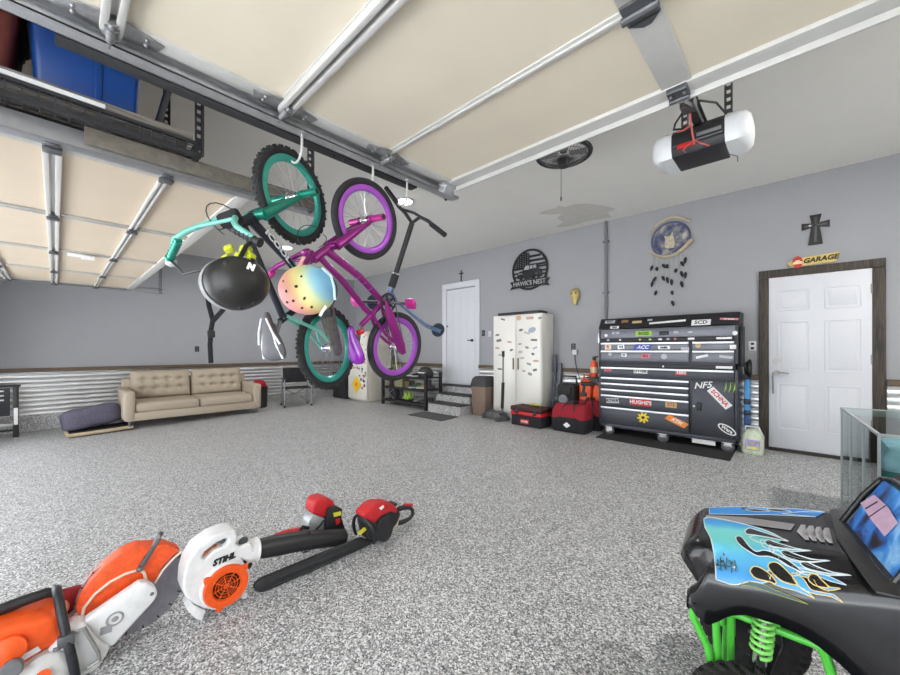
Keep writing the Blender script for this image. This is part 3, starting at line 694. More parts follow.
for px, w, c in ((608, .04, SLV), (620, .03, WHT), (640, .03, YEL), (650, .04, GRN), (660, .05, WHT), (668, .04, SLV), (675, .03, PNK), (691, .07, WHT), (724, .15, WHT)):
    X_, Z_ = lx(px, 339); sticker(p2_, 'oval' if w < .06 else 'rect', X_, 1.342, w, .026, c, y=-.0085)
drawer(LX0, LX1c, 1.20, 1.30, [('rect', *lx(608, 347), .09, .08, ('cream', (222, 214, 190)), .0, 'R', RED), ('rect', *lx(621, 347), .09, .06, WHT, .1, 'V4', BLK), ('rect', *lx(642.5, 347.3), .22, .085, BLU, .0, 'ACC', WHT, -.0125, .35), ('rect', *lx(664, 347.5), .14, .045, WHT, 0, 'iduBk', BLK), ('rect', *lx(685, 349), .09, .04, SLV)])
drawer(RX0, RX1, 1.20, 1.30, [('oval', *lx(698, 345.5), .06, .06, TAN), ('rect', *lx(733, 347), .06, .05, WHT)])
drawer(LX0, LX1c, 1.045, 1.19, [('rect', *lx(624, 355), .07, .045, WHT, 0, 'W', BLK), ('rect', *lx(645.5, 356), .11, .06, PNK, 0, 'RG', ('dred', (120, 30, 40)), -.0125, .2), ('oval', *lx(664, 356.5), .07, .07, SLV), ('oval', *lx(610, 354), .05, .05, SLV)])
drawer(RX0, RX1, 1.045, 1.19, [('rect', *lx(702, 356.5), .13, .03, WHT, .25), ('rect', *lx(726, 357), .13, .03, SLV, -.1)])
m = MB(); m.bb((-Wd+.03, -.004, zz(.958)), (Wd-.03, .04, zz(1.022)), .003); p3_ = m.build('front_panel', M_cdk, tc)
sticker(p3_, 'rect', lx(724, 365)[0], .993, .16, .03, WHT, y=-.0045); sticker(p3_, 'oval', lx(663, 365)[0], .985, .02, .025, WHT, y=-.0045)
drawer(LX0, RX1, .83, .953, [('rect', *lx(608, 370), .10, .035, PNK, .1, 'Milton', RED), ('rect', *lx(640.5, 371.2), .17, .06, WHT, 0, 'OTHER', BLK), ('rect', *lx(681, 372.5), .12, .06, ('coral', (214, 90, 96)), 0, 'TEIN', WHT)], M_chest)
for z0, z1 in ((.735, .808), (.65, .725), (.565, .64)): drawer(LX0, LX1c, z0, z1, (), M_chest)
drawer(LX0, LX1c, .395, .555, [('rect', *lx(612.5, 400.6), .18, .07, SLV, .08, 'SKYWAY', BLK), ('rect', *lx(640.5, 402.6), .26, .085, RED, -.02, "HUGHE'S", WHT), ('rect', *lx(671, 405), .13, .07, ('gold', (196, 160, 100)), -.02, 'STS', ('rust', (170, 80, 50)))], M_chest)
drawer(LX0, LX1c, .15, .385, [('gear', *lx(643, 417.5), .15, .15, YEL), ('rect', *lx(676.5, 421.3), .24, .075, ORG, -.42, 'KTM', WHT, -.0125, .3)], M_chest)
sticker(tc.children[-1], 'oval', *lx(643, 417.5), .04, .04, BLK, y=-.0145)
m = MB(); m.bb((RX0, -.012, zz(.15)), (RX1, .04, zz(.815)), .005); dr = m.build('cabinet_door', M_chest, tc)
for a in [('none', *lx(702.5, 385.5), .2, .105, WHT, .14, 'NF5', WHT, -.0125, .35), ('claws', *lx(729.5, 387), .13, .14, GRN), ('rect', *lx(719.5, 398), .28, .085, WHT, -.85, 'SCHNA', RED), ('oval', *lx(727, 429.5), .2, .09, WHT, -.55)]: sticker(dr, *a)
sticker(dr, 'oval', *lx(727, 429.5), .17, .065, BLK, -.55, 'Wera', WHT, y=-.0145)
m = MB(); X_, Z_ = lx(699, 406.5); m.box((X_, -.016, zz(Z_)), (.05, .02, .105), bev=.006); m.build('latch', M_black, dr)
m = MB(); m.cyl((lx(694, 406)[0], -.01, zz(Z_)), (lx(694, 406)[0], -.022, zz(Z_)), .012, n=12); m.build('keyhole', M_chrome, dr)
# lid with stickers
m = MB(); m.prism([(-Wd-.01, .0, zz(1.505)), (-Wd-.01, .10, zz(1.655)), (-Wd-.01, .47, zz(1.665)), (-Wd-.01, .485, zz(1.505))], (2*Wd+.02, 0, 0), .008); ld = m.build('lid', mat('lid_black', C8(36, 36, 40), .4, .2), tc)
def lidst(px, py, w, h, c, a=0, txt=None, tcx=None):
    r = ray(px, py); C0 = V((0, 0, CAM_H))
    n = V((0, -.15, .10)).normalized(); p0 = V((0, CYF-.001, 1.505)); t = (p0-C0).dot(n)/r.dot(n); p = C0+r*t
    X = V((math.cos(a), 0, 0))+V((0, .10, .15)).normalized()*math.sin(a); Z = n.cross(X); q = V((p.x-cen, p.y-CYF, p.z+zb))+n*.001
    m = MB(); m.prism([q+X*sx*w/2+Z*sz*h/2 for sx, sz in ((-1, -1), (1, -1), (1, 1), (-1, 1))], n*.0016)
    m.build('sticker', scol(*c), ld)
    if txt: m = MB(); m.text(txt, h*.85, frame(q+n*.003, X, Z), .001, .0015); m.build('sticker_lettering', scol(*tcx), ld)
for a in ((610, 322, .14, .05, SLV, 0, 'KGT', BLK), (614.5, 327.5, .12, .045, WHT, 0, 'QRS', BLK), (625, 321.5, .09, .05, ('brown', (150, 110, 80))), (637, 322, .12, .04, TAN), (650, 320, .06, .03, SLV), (667, 322, .42, .03, WHT, .06), (701, 322.5, .20, .085, WHT, .0, 'SCD', BLK), (729, 319, .18, .03, PNK, -.1, 'X2 speed', WHT)): lidst(*a)
# power strip down the right-hand side, casters
m = MB(); m.bb((Wd+.002, .10, zz(1.0)), (Wd+.05, .17, zz(1.48)), .008); m.build('power_strip', M_black, tc)
m = MB(); m.bb((-Wd-.05, .08, zz(1.30)), (-Wd-.002, .12, zz(1.45)), .006); m.build('side_handle', M_alu, tc)
for x, y in ((-Wd+.14, .045), (-Wd+.14, .42), (.02, .045), (.02, .42), (Wd-.10, .045), (Wd-.10, .42)):
    m = MB(); 
    for s in (-1, 1): m.prism([(x+s*.03, y-.04, zz(.11)), (x+s*.03, y+.05, zz(.11)), (x+s*.03, y+.03, zb*0+.05), (x+s*.03, y, .045)], (s*.004, 0, 0))
    m.bb((x-.05, y-.05, zz(.095)), (x+.05, y+.06, zz(.105)), .002); c = m.build('caster', M_steel, tc)
    fx = V((0, 1, 0)) if y < .1 else V((1, 0, 0)); q = V((x, y+.002, .068)); m = MB(); m.cyl(q-fx*.024, q+fx*.024, .066, n=24); m.build('wheel', mat('caster_grey', C8(70, 72, 78), .5), c)
    m = MB(); m.cyl(q-fx*.028, q+fx*.028, .044, n=18); m.build('wheel_hub', M_chrome, c)
sticker(tc, 'rect', lx(703, 444)[0], .07, .24, .055, WHT, y=.02)
mt = MB(); mt.prism([(-2.08, 5.16, fz(5.16)+.001), (-.56, 5.08, fz(5.08)+.001), (-.56, 5.90, fz(5.9)+.001), (-2.08, 5.90, fz(5.9)+.001)], (0, 0, .005))
tag(mt.build('floor_mat', mat('black_mat', C8(42, 41, 42), .85, var=.2), smooth=0), 'long black rubber mat on the floor under the tool chest', 'floor mat')
mt = MB(); mt.prism([(-5.42, 4.58, fz(4.58)+.001), (-4.52, 4.58, fz(4.58)+.001), (-4.52, 5.03, fz(5.03)+.001), (-5.42, 5.03, fz(5.03)+.001)], (0, 0, .012), .003)
tag(mt.build('door_mat', mat('charcoal_mat', C8(84, 82, 82), .95, var=.2, sc=90), smooth=0), 'charcoal door mat on the floor in front of the steps', 'door mat')

# ============================================================ white steel cabinet
cb = thing('steel_cabinet', 'tall white steel cabinet with two sticker covered doors beside the steps', 'cabinet', (-3.62, 5.53, fz(5.53)))
zb = -fz(5.53); M_cab = mat('cabinet_white', C8(235, 233, 227), .4, .1, var=.02)
m = MB(); m.bb((-.5, .02, .04), (.5, .41, zz(1.82)), .005); m.bb((-.47, .03, 0), (.47, .40, .05)); m.build('body', M_cab, cb)
for s in (-1, 1):
    m = MB(); m.bb((min(s*.008, s*.485), -.002, zz(.07)), (max(s*.008, s*.485), .022, zz(1.79)), .004); d = m.build('cabinet_door', M_cab, cb)
    m = MB(); m.bb((s*.05-.012, -.02, zz(.86)), (s*.05+.012, .0, zz(1.06)), .004); m.build('handle', mat('brass_grey', C8(130, 118, 96), .4, .6), d)
    random.seed(11+s)
    pts = [(-507, 0)] 
    L = [(497.5, 335), (499, 340.5), (497.5, 348), (500, 355), (509.5, 342), (511.5, 350), (503, 319.5), (500, 369)] if s < 0 else [(521, 330), (532, 330), (527, 333), (534, 340), (520, 344), (527, 347.5), (535, 348), (520.5, 352), (533, 354), (522, 358), (529, 364), (536, 361), (524, 371), (535, 370), (530, 374), (519, 318), (530, 318), (540, 318)]
    for k, (px, py) in enumerate(L):
        p = at(px, py, Y=5.53); x, z = p.x+3.62, p.z
        w, h = random.uniform(.05, .12), random.uniform(.025, .05); a = random.uniform(-.3, .4)
        if (px, py) == (532, 330): w, h, a = .15, .09, .3
        if (px, py) == (519, 318): w, h, a = .08, .08, 0
        if (px, py) == (530, 318): w, h, a = .14, .045, 0
        col = random.choice([('cgrey', (150, 148, 146)), ('cdark', (110, 106, 104)), ('crose', (190, 160, 148)), ('cblue', (160, 170, 190)), ('clgrey', (186, 182, 176))])
        if (px, py) == (519, 318): col = ('cpeach', (220, 176, 140))
        sticker(d, random.choice(['rect', 'oval', 'oval']), x, z, w, h, col, a, y=-.0025)
tp = MB(); tp.bb((-4.0, 5.52, 1.822), (-3.16, 5.80, 1.865), .005); tag(tp.build('flat_panel', M_black), 'flat black panel lying on top of the white steel cabinet', 'panel')

# ============================================================ along the back wall, on the floor
M_red = mat('tool_red', C8(196, 34, 40), .5, var=.08); M_dred = mat('dark_red_fabric', C8(150, 24, 42), .85, var=.15, sc=120, bump=.1)
M_bfab = mat('black_fabric', C8(34, 34, 38), .9, var=.2, sc=120, bump=.1)
M_orng = mat('orange_plastic', C8(236, 92, 40), .45, var=.06)
# trash bin
bn = thing('trash_bin', 'brown trash bin with a black swing lid between the steps and the cabinet', 'trash bin', (-4.325, 5.52, fz(5.5)))
def sqring(hx, hy, z, r=.03):
    out = []
    for sx, sy, a0 in ((1, 1, 0), (-1, 1, PI/2), (-1, -1, PI), (1, -1, 1.5*PI)):
        for j in range(4):
            t = a0+j*PI/6; out.append(V((sx*(hx-r)+r*math.cos(t), sy*(hy-r)+r*math.sin(t), z)))
    return out
m = MB(); m.rings([sqring(.145, .15, 0), sqring(.15, .155, .01), sqring(.175, .18, .54)]); m.build('body', mat('brown_plastic', C8(132, 112, 98), .5, var=.05), bn)
m = MB(); m.rings([sqring(.182, .187, .535), sqring(.185, .19, .56), sqring(.16, .165, .68), sqring(.12, .13, .72)]); m.build('lid', mat('bin_lid', C8(58, 58, 60), .5), bn)
# floor jack
jk = thing('floor_jack', 'silver floor jack with its long black gripped handle upright before the cabinet', 'floor jack', (-3.87, 5.30, fz(5.3)), rz=PI-.3)
m = MB()
for s in (-1, 1): m.prism([(-.22, s*.08, .03), (.26, s*.08, .03), (.26, s*.08, .09), (.05, s*.08, .15), (-.18, s*.08, .13), (-.22, s*.08, .09)], (0, s*.012, 0), .002)
m.bb((-.2, -.08, .05), (.0, .08, .08)); m.build('frame', mat('jack_steel', (.20,.20,.21), .45, .6, var=.4), jk)
m = MB(); m.bar((-.1, 0, .11), (.2, 0, .16), .06, .03); m.lathe([(0, .16), (.05, .165), (.055, .185), (0, .185)], (.2, 0, 0)); m.build('lift_arm', M_dsteel, jk)
for x, r in ((.22, .045), (-.18, .035)):
    for s in (-1, 1): m = MB(); m.cyl((x, s*.1, r), (x, s*.135, r), r, n=18); m.build('wheel', M_dsteel, jk)
m = MB(); m.tube([(-.16, 0, .12), (-.17, -.01, .45)], .02); m.tube([(-.17, -.01, .45), (-.175, -.01, 1.17)], .013); m.build('handle', M_dsteel, jk)
m = MB(); m.tube([(-.162, 0, .22), (-.172, -.01, .66)], .027, 10); m.build('handle_grip', M_rubber, jk); m = MB(); m.tube([(-.175, -.01, 1.1), (-.176, -.01, 1.2)], .024, 10); m.build('handle_end', M_rubber, jk)
# small red and black tool box
def toolbox(name, label, loc, w, d, h, rz=0):
    o = thing(name, label, 'tool box', loc, rz=rz)
    m = MB(); m.bb((-w/2, -d/2, 0), (w/2, d/2, h*.55), .015); m.build('body', M_bfab, o)
    m = MB(); m.bb((-w/2-.008, -d/2-.008, h*.55), (w/2+.008, d/2+.008, h*.74), .012); m.build('front_band', M_red, o)
    m = MB(); m.bb((-w/2-.015, -d/2-.015, h*.76), (w/2+.015, d/2+.015, h), .02); m.bar((-w*.3, 0, h+.012), (w*.3, 0, h+.012), .04, .02, bev=.006); m.build('lid', mat('maroon_black', C8(64, 30, 34), .6), o)
    m = MB(); m.bb((-.10, -d/2-.008, h*.12), (.06, -d/2+.005, h*.36), .003); m.build('badge', M_red, o)
    m = MB(); m.text('HYPER', .045, frame((-.02, -d/2-.0095, h*.24), FB, UP), .001, .001); m.build('badge_lettering', M_stickw, o)
    for s in (-1, 1): m = MB(); m.bb((s*w*.3-.025, -d/2-.022, h*.6), (s*w*.3+.025, -d/2, h*.84), .005); m.build('latch', M_black, o)
    return o
toolbox('tool_box', 'small red and black tool box on the floor in front of the white cabinet', (-3.17, 5.28, fz(5.28)), .56, .30, .31, rz=-.04)
yg = thing('tape_dispenser', 'yellow handled tool lying on the lid of the small red tool box', 'tool', (-3.10, 5.29, fz(5.28)+.335))
m = MB(); m.torus((0, 0, .0), (0, 1, 0), .085, .02, 24, 10, 0.1, PI-.1); m.bb((-.1, -.025, -.015), (.1, .025, .012), .008); m.build('body', mat('yellow_green_plastic', C8(206, 200, 60), .5), yg)
# two red and black tool bags
def toolbag(label, loc, w, d, h, rz, logo=True):
    o = thing('tool_bag', label, 'tool bag', loc, rz=rz)
    def rg(a, b, z): return sqring(a, b, z, .05)
    m = MB(); m.rings([rg(w*.47, d*.46, 0), rg(w*.5, d*.5, .03), rg(w*.505, d*.5, h*.5)]); m.build('base', M_bfab, o)
    m = MB(); m.rings([rg(w*.5, d*.49, h*.5), rg(w*.49, d*.47, h*.75), rg(w*.46, d*.33, h*.92), rg(w*.44, d*.2, h)]); m.build('top_panel', M_dred, o)
    m = MB(); m.bb((-w*.28, -d*.54, .03), (w*.28, -d*.47, h*.55), .02); m.build('front_pocket', M_bfab, o)
    for s in (-1, 1):
        m = MB(); m.tube([(-w*.2, s*d*.46, h*.5), (-w*.19, s*d*.40, h*.8), (-w*.10, s*d*.2, h*1.08), (w*.10, s*d*.2, h*1.08), (w*.19, s*d*.40, h*.8), (w*.2, s*d*.46, h*.5)], .014, 8); m.build('handle', M_black, o)
    if logo:
        m = MB(); m.prism([(-.055, -d*.545, h*.27), (.0, -d*.545, h*.17), (.06, -d*.545, h*.27), (.0, -d*.545, h*.38)], (0, -.004, 0)); m.build('logo_patch', M_stickw, o)
        m = MB(); m.text('Husky', .055, frame((.02, -d*.46, h*.68), FB, V((0, .12, 1))), .003, .002); m.build('lettering', M_stickw, o)
    return o
toolbag('large red and black tool bag with a white diamond patch, front of the pair', (-2.50, 5.34, fz(5.34)), .54, .32, .40, -.02)
toolbag('second red and black tool bag squeezed between the front bag and the tool chest', (-2.335, 5.605, fz(5.6)), .38, .17, .44, .0, False)
# black machine standing behind the bags
cp = thing('air_compressor', 'black upright machine with a grey motor standing behind the red tool bag', 'machine', (-2.74, 5.735, fz(5.73)))
m = MB(); m.bb((-.15, -.10, .0), (.15, .15, .28), .03); m.build('base', M_black, cp)
m = MB(); m.bb((-.15, -.12, .28), (.15, .12, .66), .05, 3); m.bb((-.13, -.15, .48), (.10, -.10, .62), .02); m.build('housing', M_blackm, cp)
m = MB(); m.cyl((-.02, -.11, .42), (-.02, -.17, .42), .075, n=20); m.bb((-.08, -.178, .405), (.04, -.165, .435), .003); m.build('motor_cover', mat('cool_grey', C8(120, 122, 128), .4, .3), cp)
m = MB(); m.tube([(-.14, 0, .62), (-.13, 0, .78), (.12, 0, .78), (.14, 0, .62)], .017, 8); m.build('handle', M_black, cp)
m = MB(); m.tube([(-.14, -.08, .2), (-.165, -.12, .15), (-.175, -.15, .25), (-.16, -.15, .32), (-.13, -.13, .38)], .012, 8); m.build('hose', M_rubber, cp)
# a dark jumble of small things: black hose coil and grey funnel between toolbox and bag
hs = MB(); 
for k in range(3): hs.torus((-2.995, 5.54, fz(5.6)+.03+k*.035), (0.05*k, .05, 1), .09-.008*k, .018, 30, 8)
tag(hs.build('hose_coil', M_rubber), 'coiled black hose on the floor between the small tool box and the bag', 'hose')
# orange fuel cans
def fuelcan(label, x, y, h, w, d):
    o = thing('fuel_can', label, 'fuel can', (x, y, fz(y)), group=None)
    m = MB(); m.rings([sqring(w/2*.96, d/2*.96, 0), sqring(w/2, d/2, .02), sqring(w/2, d/2, h*.8), sqring(w/2*.85, d/2*.85, h*.9), sqring(w/2*.4, d/2*.5, h*.93)])
    for s in (-.5, .0, .5): m.bb((s*w*.5-.008, -d/2-.006, h*.15), (s*w*.5+.008, -d/2+.01, h*.7), .004)
    m.build('body', M_orng, o)
    m = MB(); m.tube([(-w*.3, 0, h*.86), (-w*.25, 0, h), (w*.2, 0, h), (w*.3, 0, h*.86)], .016, 8); m.build('handle', M_orng, o)
    m = MB(); m.cyl((w*.3, 0, h*.9), (w*.36, -.02, h*1.02), .025, .02); m.build('cap', M_black, o); return o
fuelcan('taller orange fuel can by the wall between the black machine and the other can', -2.47, 5.815, .80, .20, .18)
fuelcan('shorter orange fuel can by the wall, nearest the left side of the tool chest', -2.255, 5.815, .72, .19, .18)
ob = thing('fire_extinguisher', 'small orange bottle with a black top hung on the upper left of the chest', 'bottle', (-2.255, 5.56, .80))
m = MB(); m.lathe([(0, 0), (.05, .0), (.055, .015), (.055, .17), (.045, .21), (.022, .235), (.02, .25)], n=20); m.build('body', M_orng, ob)
m = MB(); m.cyl((0, 0, .25), (0, 0, .285), .026, n=14); m.bar((-.02, 0, .29), (.06, -.01, .30), .02, .02); m.build('valve', M_black, ob)
m = MB(); m.lathe([(.056, .06), (.0565, .062), (.0565, .14), (.056, .142)], n=20); m.build('label', mat('pale_label', C8(226, 190, 160), .5), ob)
sh = thing('side_shelf', 'small black bracket shelf on the left side of the tool chest', 'shelf', (-2.24, 5.55, .78))
m = MB(); m.bb((-.10, -.12, 0), (.095, .12, .02), .004); m.prism([(.09, -.1, 0), (-.06, -.1, 0), (.09, -.1, -.12)], (0, .01, 0)); m.prism([(.09, .09, 0), (-.06, .09, 0), (.09, .09, -.12)], (0, .01, 0)); m.build('shelf_plate', M_black, sh)
dr_ = thing('cordless_drill', 'black cordless drill hanging under the bracket shelf beside the chest', 'drill', (-2.30, 5.40, .64), rz=.4)
m = MB(); m.cyl((-.08, 0, .06), (.07, 0, .06), .032, n=16); m.cyl((.07, 0, .06), (.12, 0, .06), .02, .012, 14); m.bar((-.03, 0, .05), (-.05, 0, -.08), .035, .04, bev=.008); m.box((-.045, 0, -.10), (.10, .06, .05), bev=.008); m.build('body', M_black, dr_)
# rods leaning on the wall
for k, (x0, x1, h, c, lab) in enumerate(((-3.08, -3.06, 1.12, C8(96, 104, 116), 'blue grey pole leaning on the wall beside the cabinet, the taller one'), (-2.995, -2.975, .98, C8(112, 118, 126), 'shorter blue grey pole leaning on the wall, right of the taller one'))):
    m = MB(); m.tube([(x0, 5.80, fz(5.8)+.01), (x1, 5.895, h*.85), (x1, 5.905, h)], .024, 10); m.bb((x1-.03, 5.86, h-.30), (x1+.03, 5.905, h), .004)
    tag(m.build('pole', mat('pole_grey%d' % k, c, .5)), lab, 'pole')
# white green jug beside the chest, blue levels behind it
jg = thing('plastic_jug', 'clear green plastic jug with a white handle beside the right end of the tool chest', 'jug', (-.40, 5.60, fz(5.6)))
m = MB(); m.rings([sqring(.09, .07, 0), sqring(.10, .08, .02), sqring(.10, .08, .20), sqring(.07, .06, .27), sqring(.03, .03, .29)]); m.build('body', mat('milky_green_plastic', C8(205, 214, 190), .3, var=.2, sc=18), jg)
m = MB(); m.tube([(-.08, 0, .22), (-.07, 0, .31), (.05, 0, .31), (.08, 0, .22)], .012, 8); m.build('handle', M_white, jg)
m = MB(); m.prism([(-.07, -.081, .05), (.07, -.081, .05), (.07, -.081, .17), (-.07, -.081, .17)], (0, -.002, 0)); m.build('label', mat('lilac_label', C8(170, 160, 190), .5, var=.3, sc=25), jg)
m = MB(); m.prism([(-.06, -.0832, .06), (.06, -.0832, .06), (.05, -.0832, .10), (-.05, -.0832, .09)], (0, -.002, 0)); m.build('label_picture', mat('label_yellow', C8(214, 214, 120), .5, var=.2, sc=40), jg)
lv = thing('spirit_level', 'long light blue spirit level standing on end beside the tool chest', 'level', (-.465, 5.74, fz(5.7)))
m = MB(); m.bb((-.028, -.035, 0), (.028, .035, .93), .006); m.build('body', mat('level_blue', C8(70, 150, 215), .4, var=.05), lv)
for z0, z1 in ((.22, .26), (.42, .48), (.55, .62), (.85, .92)): 
    m = MB(); m.bb((-.031, -.038, z0), (.031, .038, z1), .004); m.build('vial_window', mat('level_dark', C8(36, 52, 80), .4), lv)
m = MB(); m.bb((-.031, -.037, .26), (.031, .037, .42), .002); m.build('blue_sleeve', mat('level_navy', C8(44, 84, 140), .4), lv)
bx = thing('cord_bundle', 'black cord bundle hung on the chest side above the blue level', 'cord', (-.455, 5.66, .98))
m = MB()
for k in range(4): m.torus((0.01*k-.01, .02*(k % 2), 0), (1, .1*k-.1, 0), .07+.01*k, .011, 24, 6, sx=1)
m.build('coil', M_black, bx)

# ============================================================ fridge, shelf, black box by the left corner
fr = thing('refrigerator', 'white refrigerator with stickers and a yellow diamond near the left corner', 'refrigerator', (-7.70, 4.94, fz(4.94)))
M_fr = mat('fridge_white', C8(226, 222, 212), .4, var=.02)
m = MB(); m.bb((-.39, .05, .03), (.39, .72, 1.66), .01); m.bb((-.36, .08, 0), (.36, .68, .04)); m.build('body', mat('fridge_cream', C8(206, 200, 188), .5, var=.03), fr)
m = MB(); m.bb((-.39, .0, .06), (.39, .048, 1.10), .012); d1 = m.build('fridge_door', M_fr, fr)
m = MB(); m.bb((-.39, .0, 1.115), (.39, .048, 1.65), .012); d2 = m.build('freezer_door', M_fr, fr)
m = MB(); m.bb((-.37, -.04, .75), (-.345, -.0, 1.06), .006); m.build('handle', M_white, d1)
m = MB(); m.bb((-.37, -.04, 1.16), (-.345, -.0, 1.40), .006); m.build('handle', M_white, d2)
def fst(par, x, z, w, h, c, a=0, kind=0):
    X = V((math.cos(a), 0, math.sin(a))); Z = V((-math.sin(a), 0, math.cos(a))); o = V((x, -.001, z)); m = MB()
    m.prism([o+X*sx*w/2+Z*sz*h/2 for sx, sz in ((-1, -1), (1, -1), (1, 1), (-1, 1))], (0, -.0016, 0)); m.build('sticker', scol(*c), par)
fst(d1, -.02, .40, .30, .30, ('dyellow', (240, 200, 50)), PI/4); 
m = MB(); m.lathe([(0, 0), (.06, 0), (.06, .002), (0, .003)], (-.02, -.003, .40), (0, -1, 0), 20); m.build('sticker', scol('orange', (240, 140, 40)), d1)
random.seed(21)
for k in range(52):
    z = random.uniform(.30, 1.6); x = random.uniform(.05, .37) if z < .75 else random.uniform(-.3, .37)
    if abs(z-1.107) < .06: continue
    if abs(x+.02)+abs(z-.4) < .28: continue
    par, c = (d1 if z < 1.1 else d2), random.choice([('slate', (84, 84, 110)), ('fcoral', (226, 150, 110)), ('fgrey', (150, 150, 160)), ('fdark', (60, 56, 64)), ('ftan', (196, 160, 120)), ('fpurple', (130, 110, 170))])
    fst(par, x, z, random.uniform(.035, .08), random.uniform(.03, .06), c, random.uniform(-.6, .6))
bk = thing('black_box', 'black box on the floor left of the white refrigerator', 'box', (-8.55, 5.05, fz(5.05)))
m = MB(); m.bb((-.30, -.1, 0), (.30, .45, .62), .02); m.build('body', M_blackm, bk)
m = MB(); m.bb((-.31, -.11, .56), (.31, .46, .66), .02); m.build('lid', M_black, bk)
for k, (x, z, c) in enumerate(((-8.60, .66, ('fdark', (60, 56, 64))), (-8.42, .66, ('fgrey', (150, 150, 160))))):
    t = thing('paint_can', ['dark can standing on the black box beside the refrigerator', 'grey can standing on the black box beside the refrigerator'][k], 'can', (x, 5.1, fz(5.05)+z))
    m = MB(); m.lathe([(0, 0), (.07, 0), (.07, .16), (.066, .165), (0, .16)], n=20); m.build('body', scol(*c), t)
    m = MB(); m.torus((0, 0, .12), (1, .2, .5), .075, .004, 24, 5, 0, PI); m.build('wire_handle', M_steel, t)
# black shelf with odds and ends
sf = thing('storage_shelf', 'low black metal shelf of odds and ends between refrigerator and steps', 'shelf', (-6.20, 5.12, fz(5.12)))
M_sh = mat('shelf_black', C8(44, 43, 44), .6, .3)
L_ = .71
for x in (-L_, L_):
    for y in (0, .42): m = MB(); m.bb((x-.028, y-.028, 0), (x+.028, y+.028, .76), .003); m.build('post', M_sh, sf)
for z in (.10, .38, .63):
    m = MB(); m.bb((-L_, -.02, z), (L_, .44, z+.025), .003); m.bb((-L_, -.025, z-.015), (L_, -.01, z+.03)); m.build('shelf_board', M_sh, sf)
m = MB()
for x0, x1 in ((-.68, -.3),):
    m.bar((x0, 0, .13), (x1, 0, .38), .012, .012); m.bar((x0, 0, .38), (x1, 0, .13), .012, .012)
m.build('cross_brace', M_steel, sf)
def on(x, z): return (-6.20+x, 5.32, fz(5.12)+z+.0255)
def shoe(label, x, z, c, sole, rz=0, y=0, s=1.0, g=None):
    l = on(x, z); o = thing('sneaker', label, 'shoe', (l[0], l[1]+y, l[2]), rz=rz, group=g); rs = []
    for t, w, h in ((0, .02, .05), (.02, .036, .085), (.09, .038, .095), (.14, .04, .075), (.2, .047, .05), (.25, .04, .035), (.275, .015, .02)):
        rs.append([V((w*s*math.cos(a), (t-.14)*s, .018*s+h*s*(.5+.5*math.sin(a)))) for a in [2*PI*k/12 for k in range(12)]])
    m = MB(); m.rings(rs); m.build('upper', c, o, 60)
    m = MB(); m.prism([V((x_*s, (y_-.14)*s, 0)) for x_, y_ in ((-.035, 0), (.035, 0), (.04, .1), (.05, .2), (.035, .27), (0, .29), (-.035, .27), (-.05, .2), (-.04, .1))], (0, 0, .022*s), .003); m.build('sole', sole, o); return o
cgy = mat('shoe_grey', C8(120, 118, 120), .8, var=.2); cbk = mat('shoe_black', C8(36, 36, 38), .8, var=.2); ctn = mat('shoe_tan', C8(190, 160, 120), .8, var=.2); cgn = mat('shoe_green', C8(84, 120, 90), .8, var=.2)
shoe('white soled black sneaker on top of the shelf, left of the black helmet', .27, .63, cbk, M_white, 2.4); shoe('grey sneaker on top of the shelf, beside the olive brown crate', .08, .63, cgy, M_white, 2.2)
shoe('tan sneaker on the middle shelf board, nearest its right post', .40, .38, ctn, M_white, 2.0); shoe('green sneaker on the middle shelf board, left of the tan sneaker', .17, .38, cgn, M_white, 2.5)
shoe('black sneaker on the bottom shelf board, nearest the steps', .55, .10, cbk, M_dsteel, 2.0); shoe('grey sneaker on the bottom shelf board, right of the lime bundle', .31, .10, cgy, M_dsteel, 2.4)
hl = thing('helmet', 'black helmet with pale markings resting on top of the shelf next to the steps', 'helmet', (-5.70, 5.31, fz(5.12)+.655))
m = MB(); m.lathe([(.14, 0), (.155, .05), (.145, .12), (.10, .19), (.03, .215), (0, .217)], n=24, sy=1.15); m.build('shell', M_black, hl)
m = MB(); m.torus((0, 0, .07), (0, .2, 1), .155, .012, 30, 6, sx=1); m.build('stripe', M_stickw, hl)
random.seed(5)
lg = thing('lime_pom_bundle', 'lime green tousled bundle lying on the bottom board of the black shelf', 'bundle', (-6.20, 5.25, fz(5.12)+.126))
m = MB()
for k in range(46):
    a, b = random.uniform(0, 2*PI), random.uniform(.2, 1.3); d = V((math.cos(a)*math.cos(b), math.sin(a)*math.cos(b)*.6, math.sin(b))); l = random.uniform(.14, .21)
    m.tube([V((0, 0, .02)), d*l*.6+V((0, 0, .03)), d*l+V((0, 0, .02))], [.014, .022, .008], 6)
m.build('strands', mat('lime_green', C8(176, 210, 90), .7, var=.15), lg)
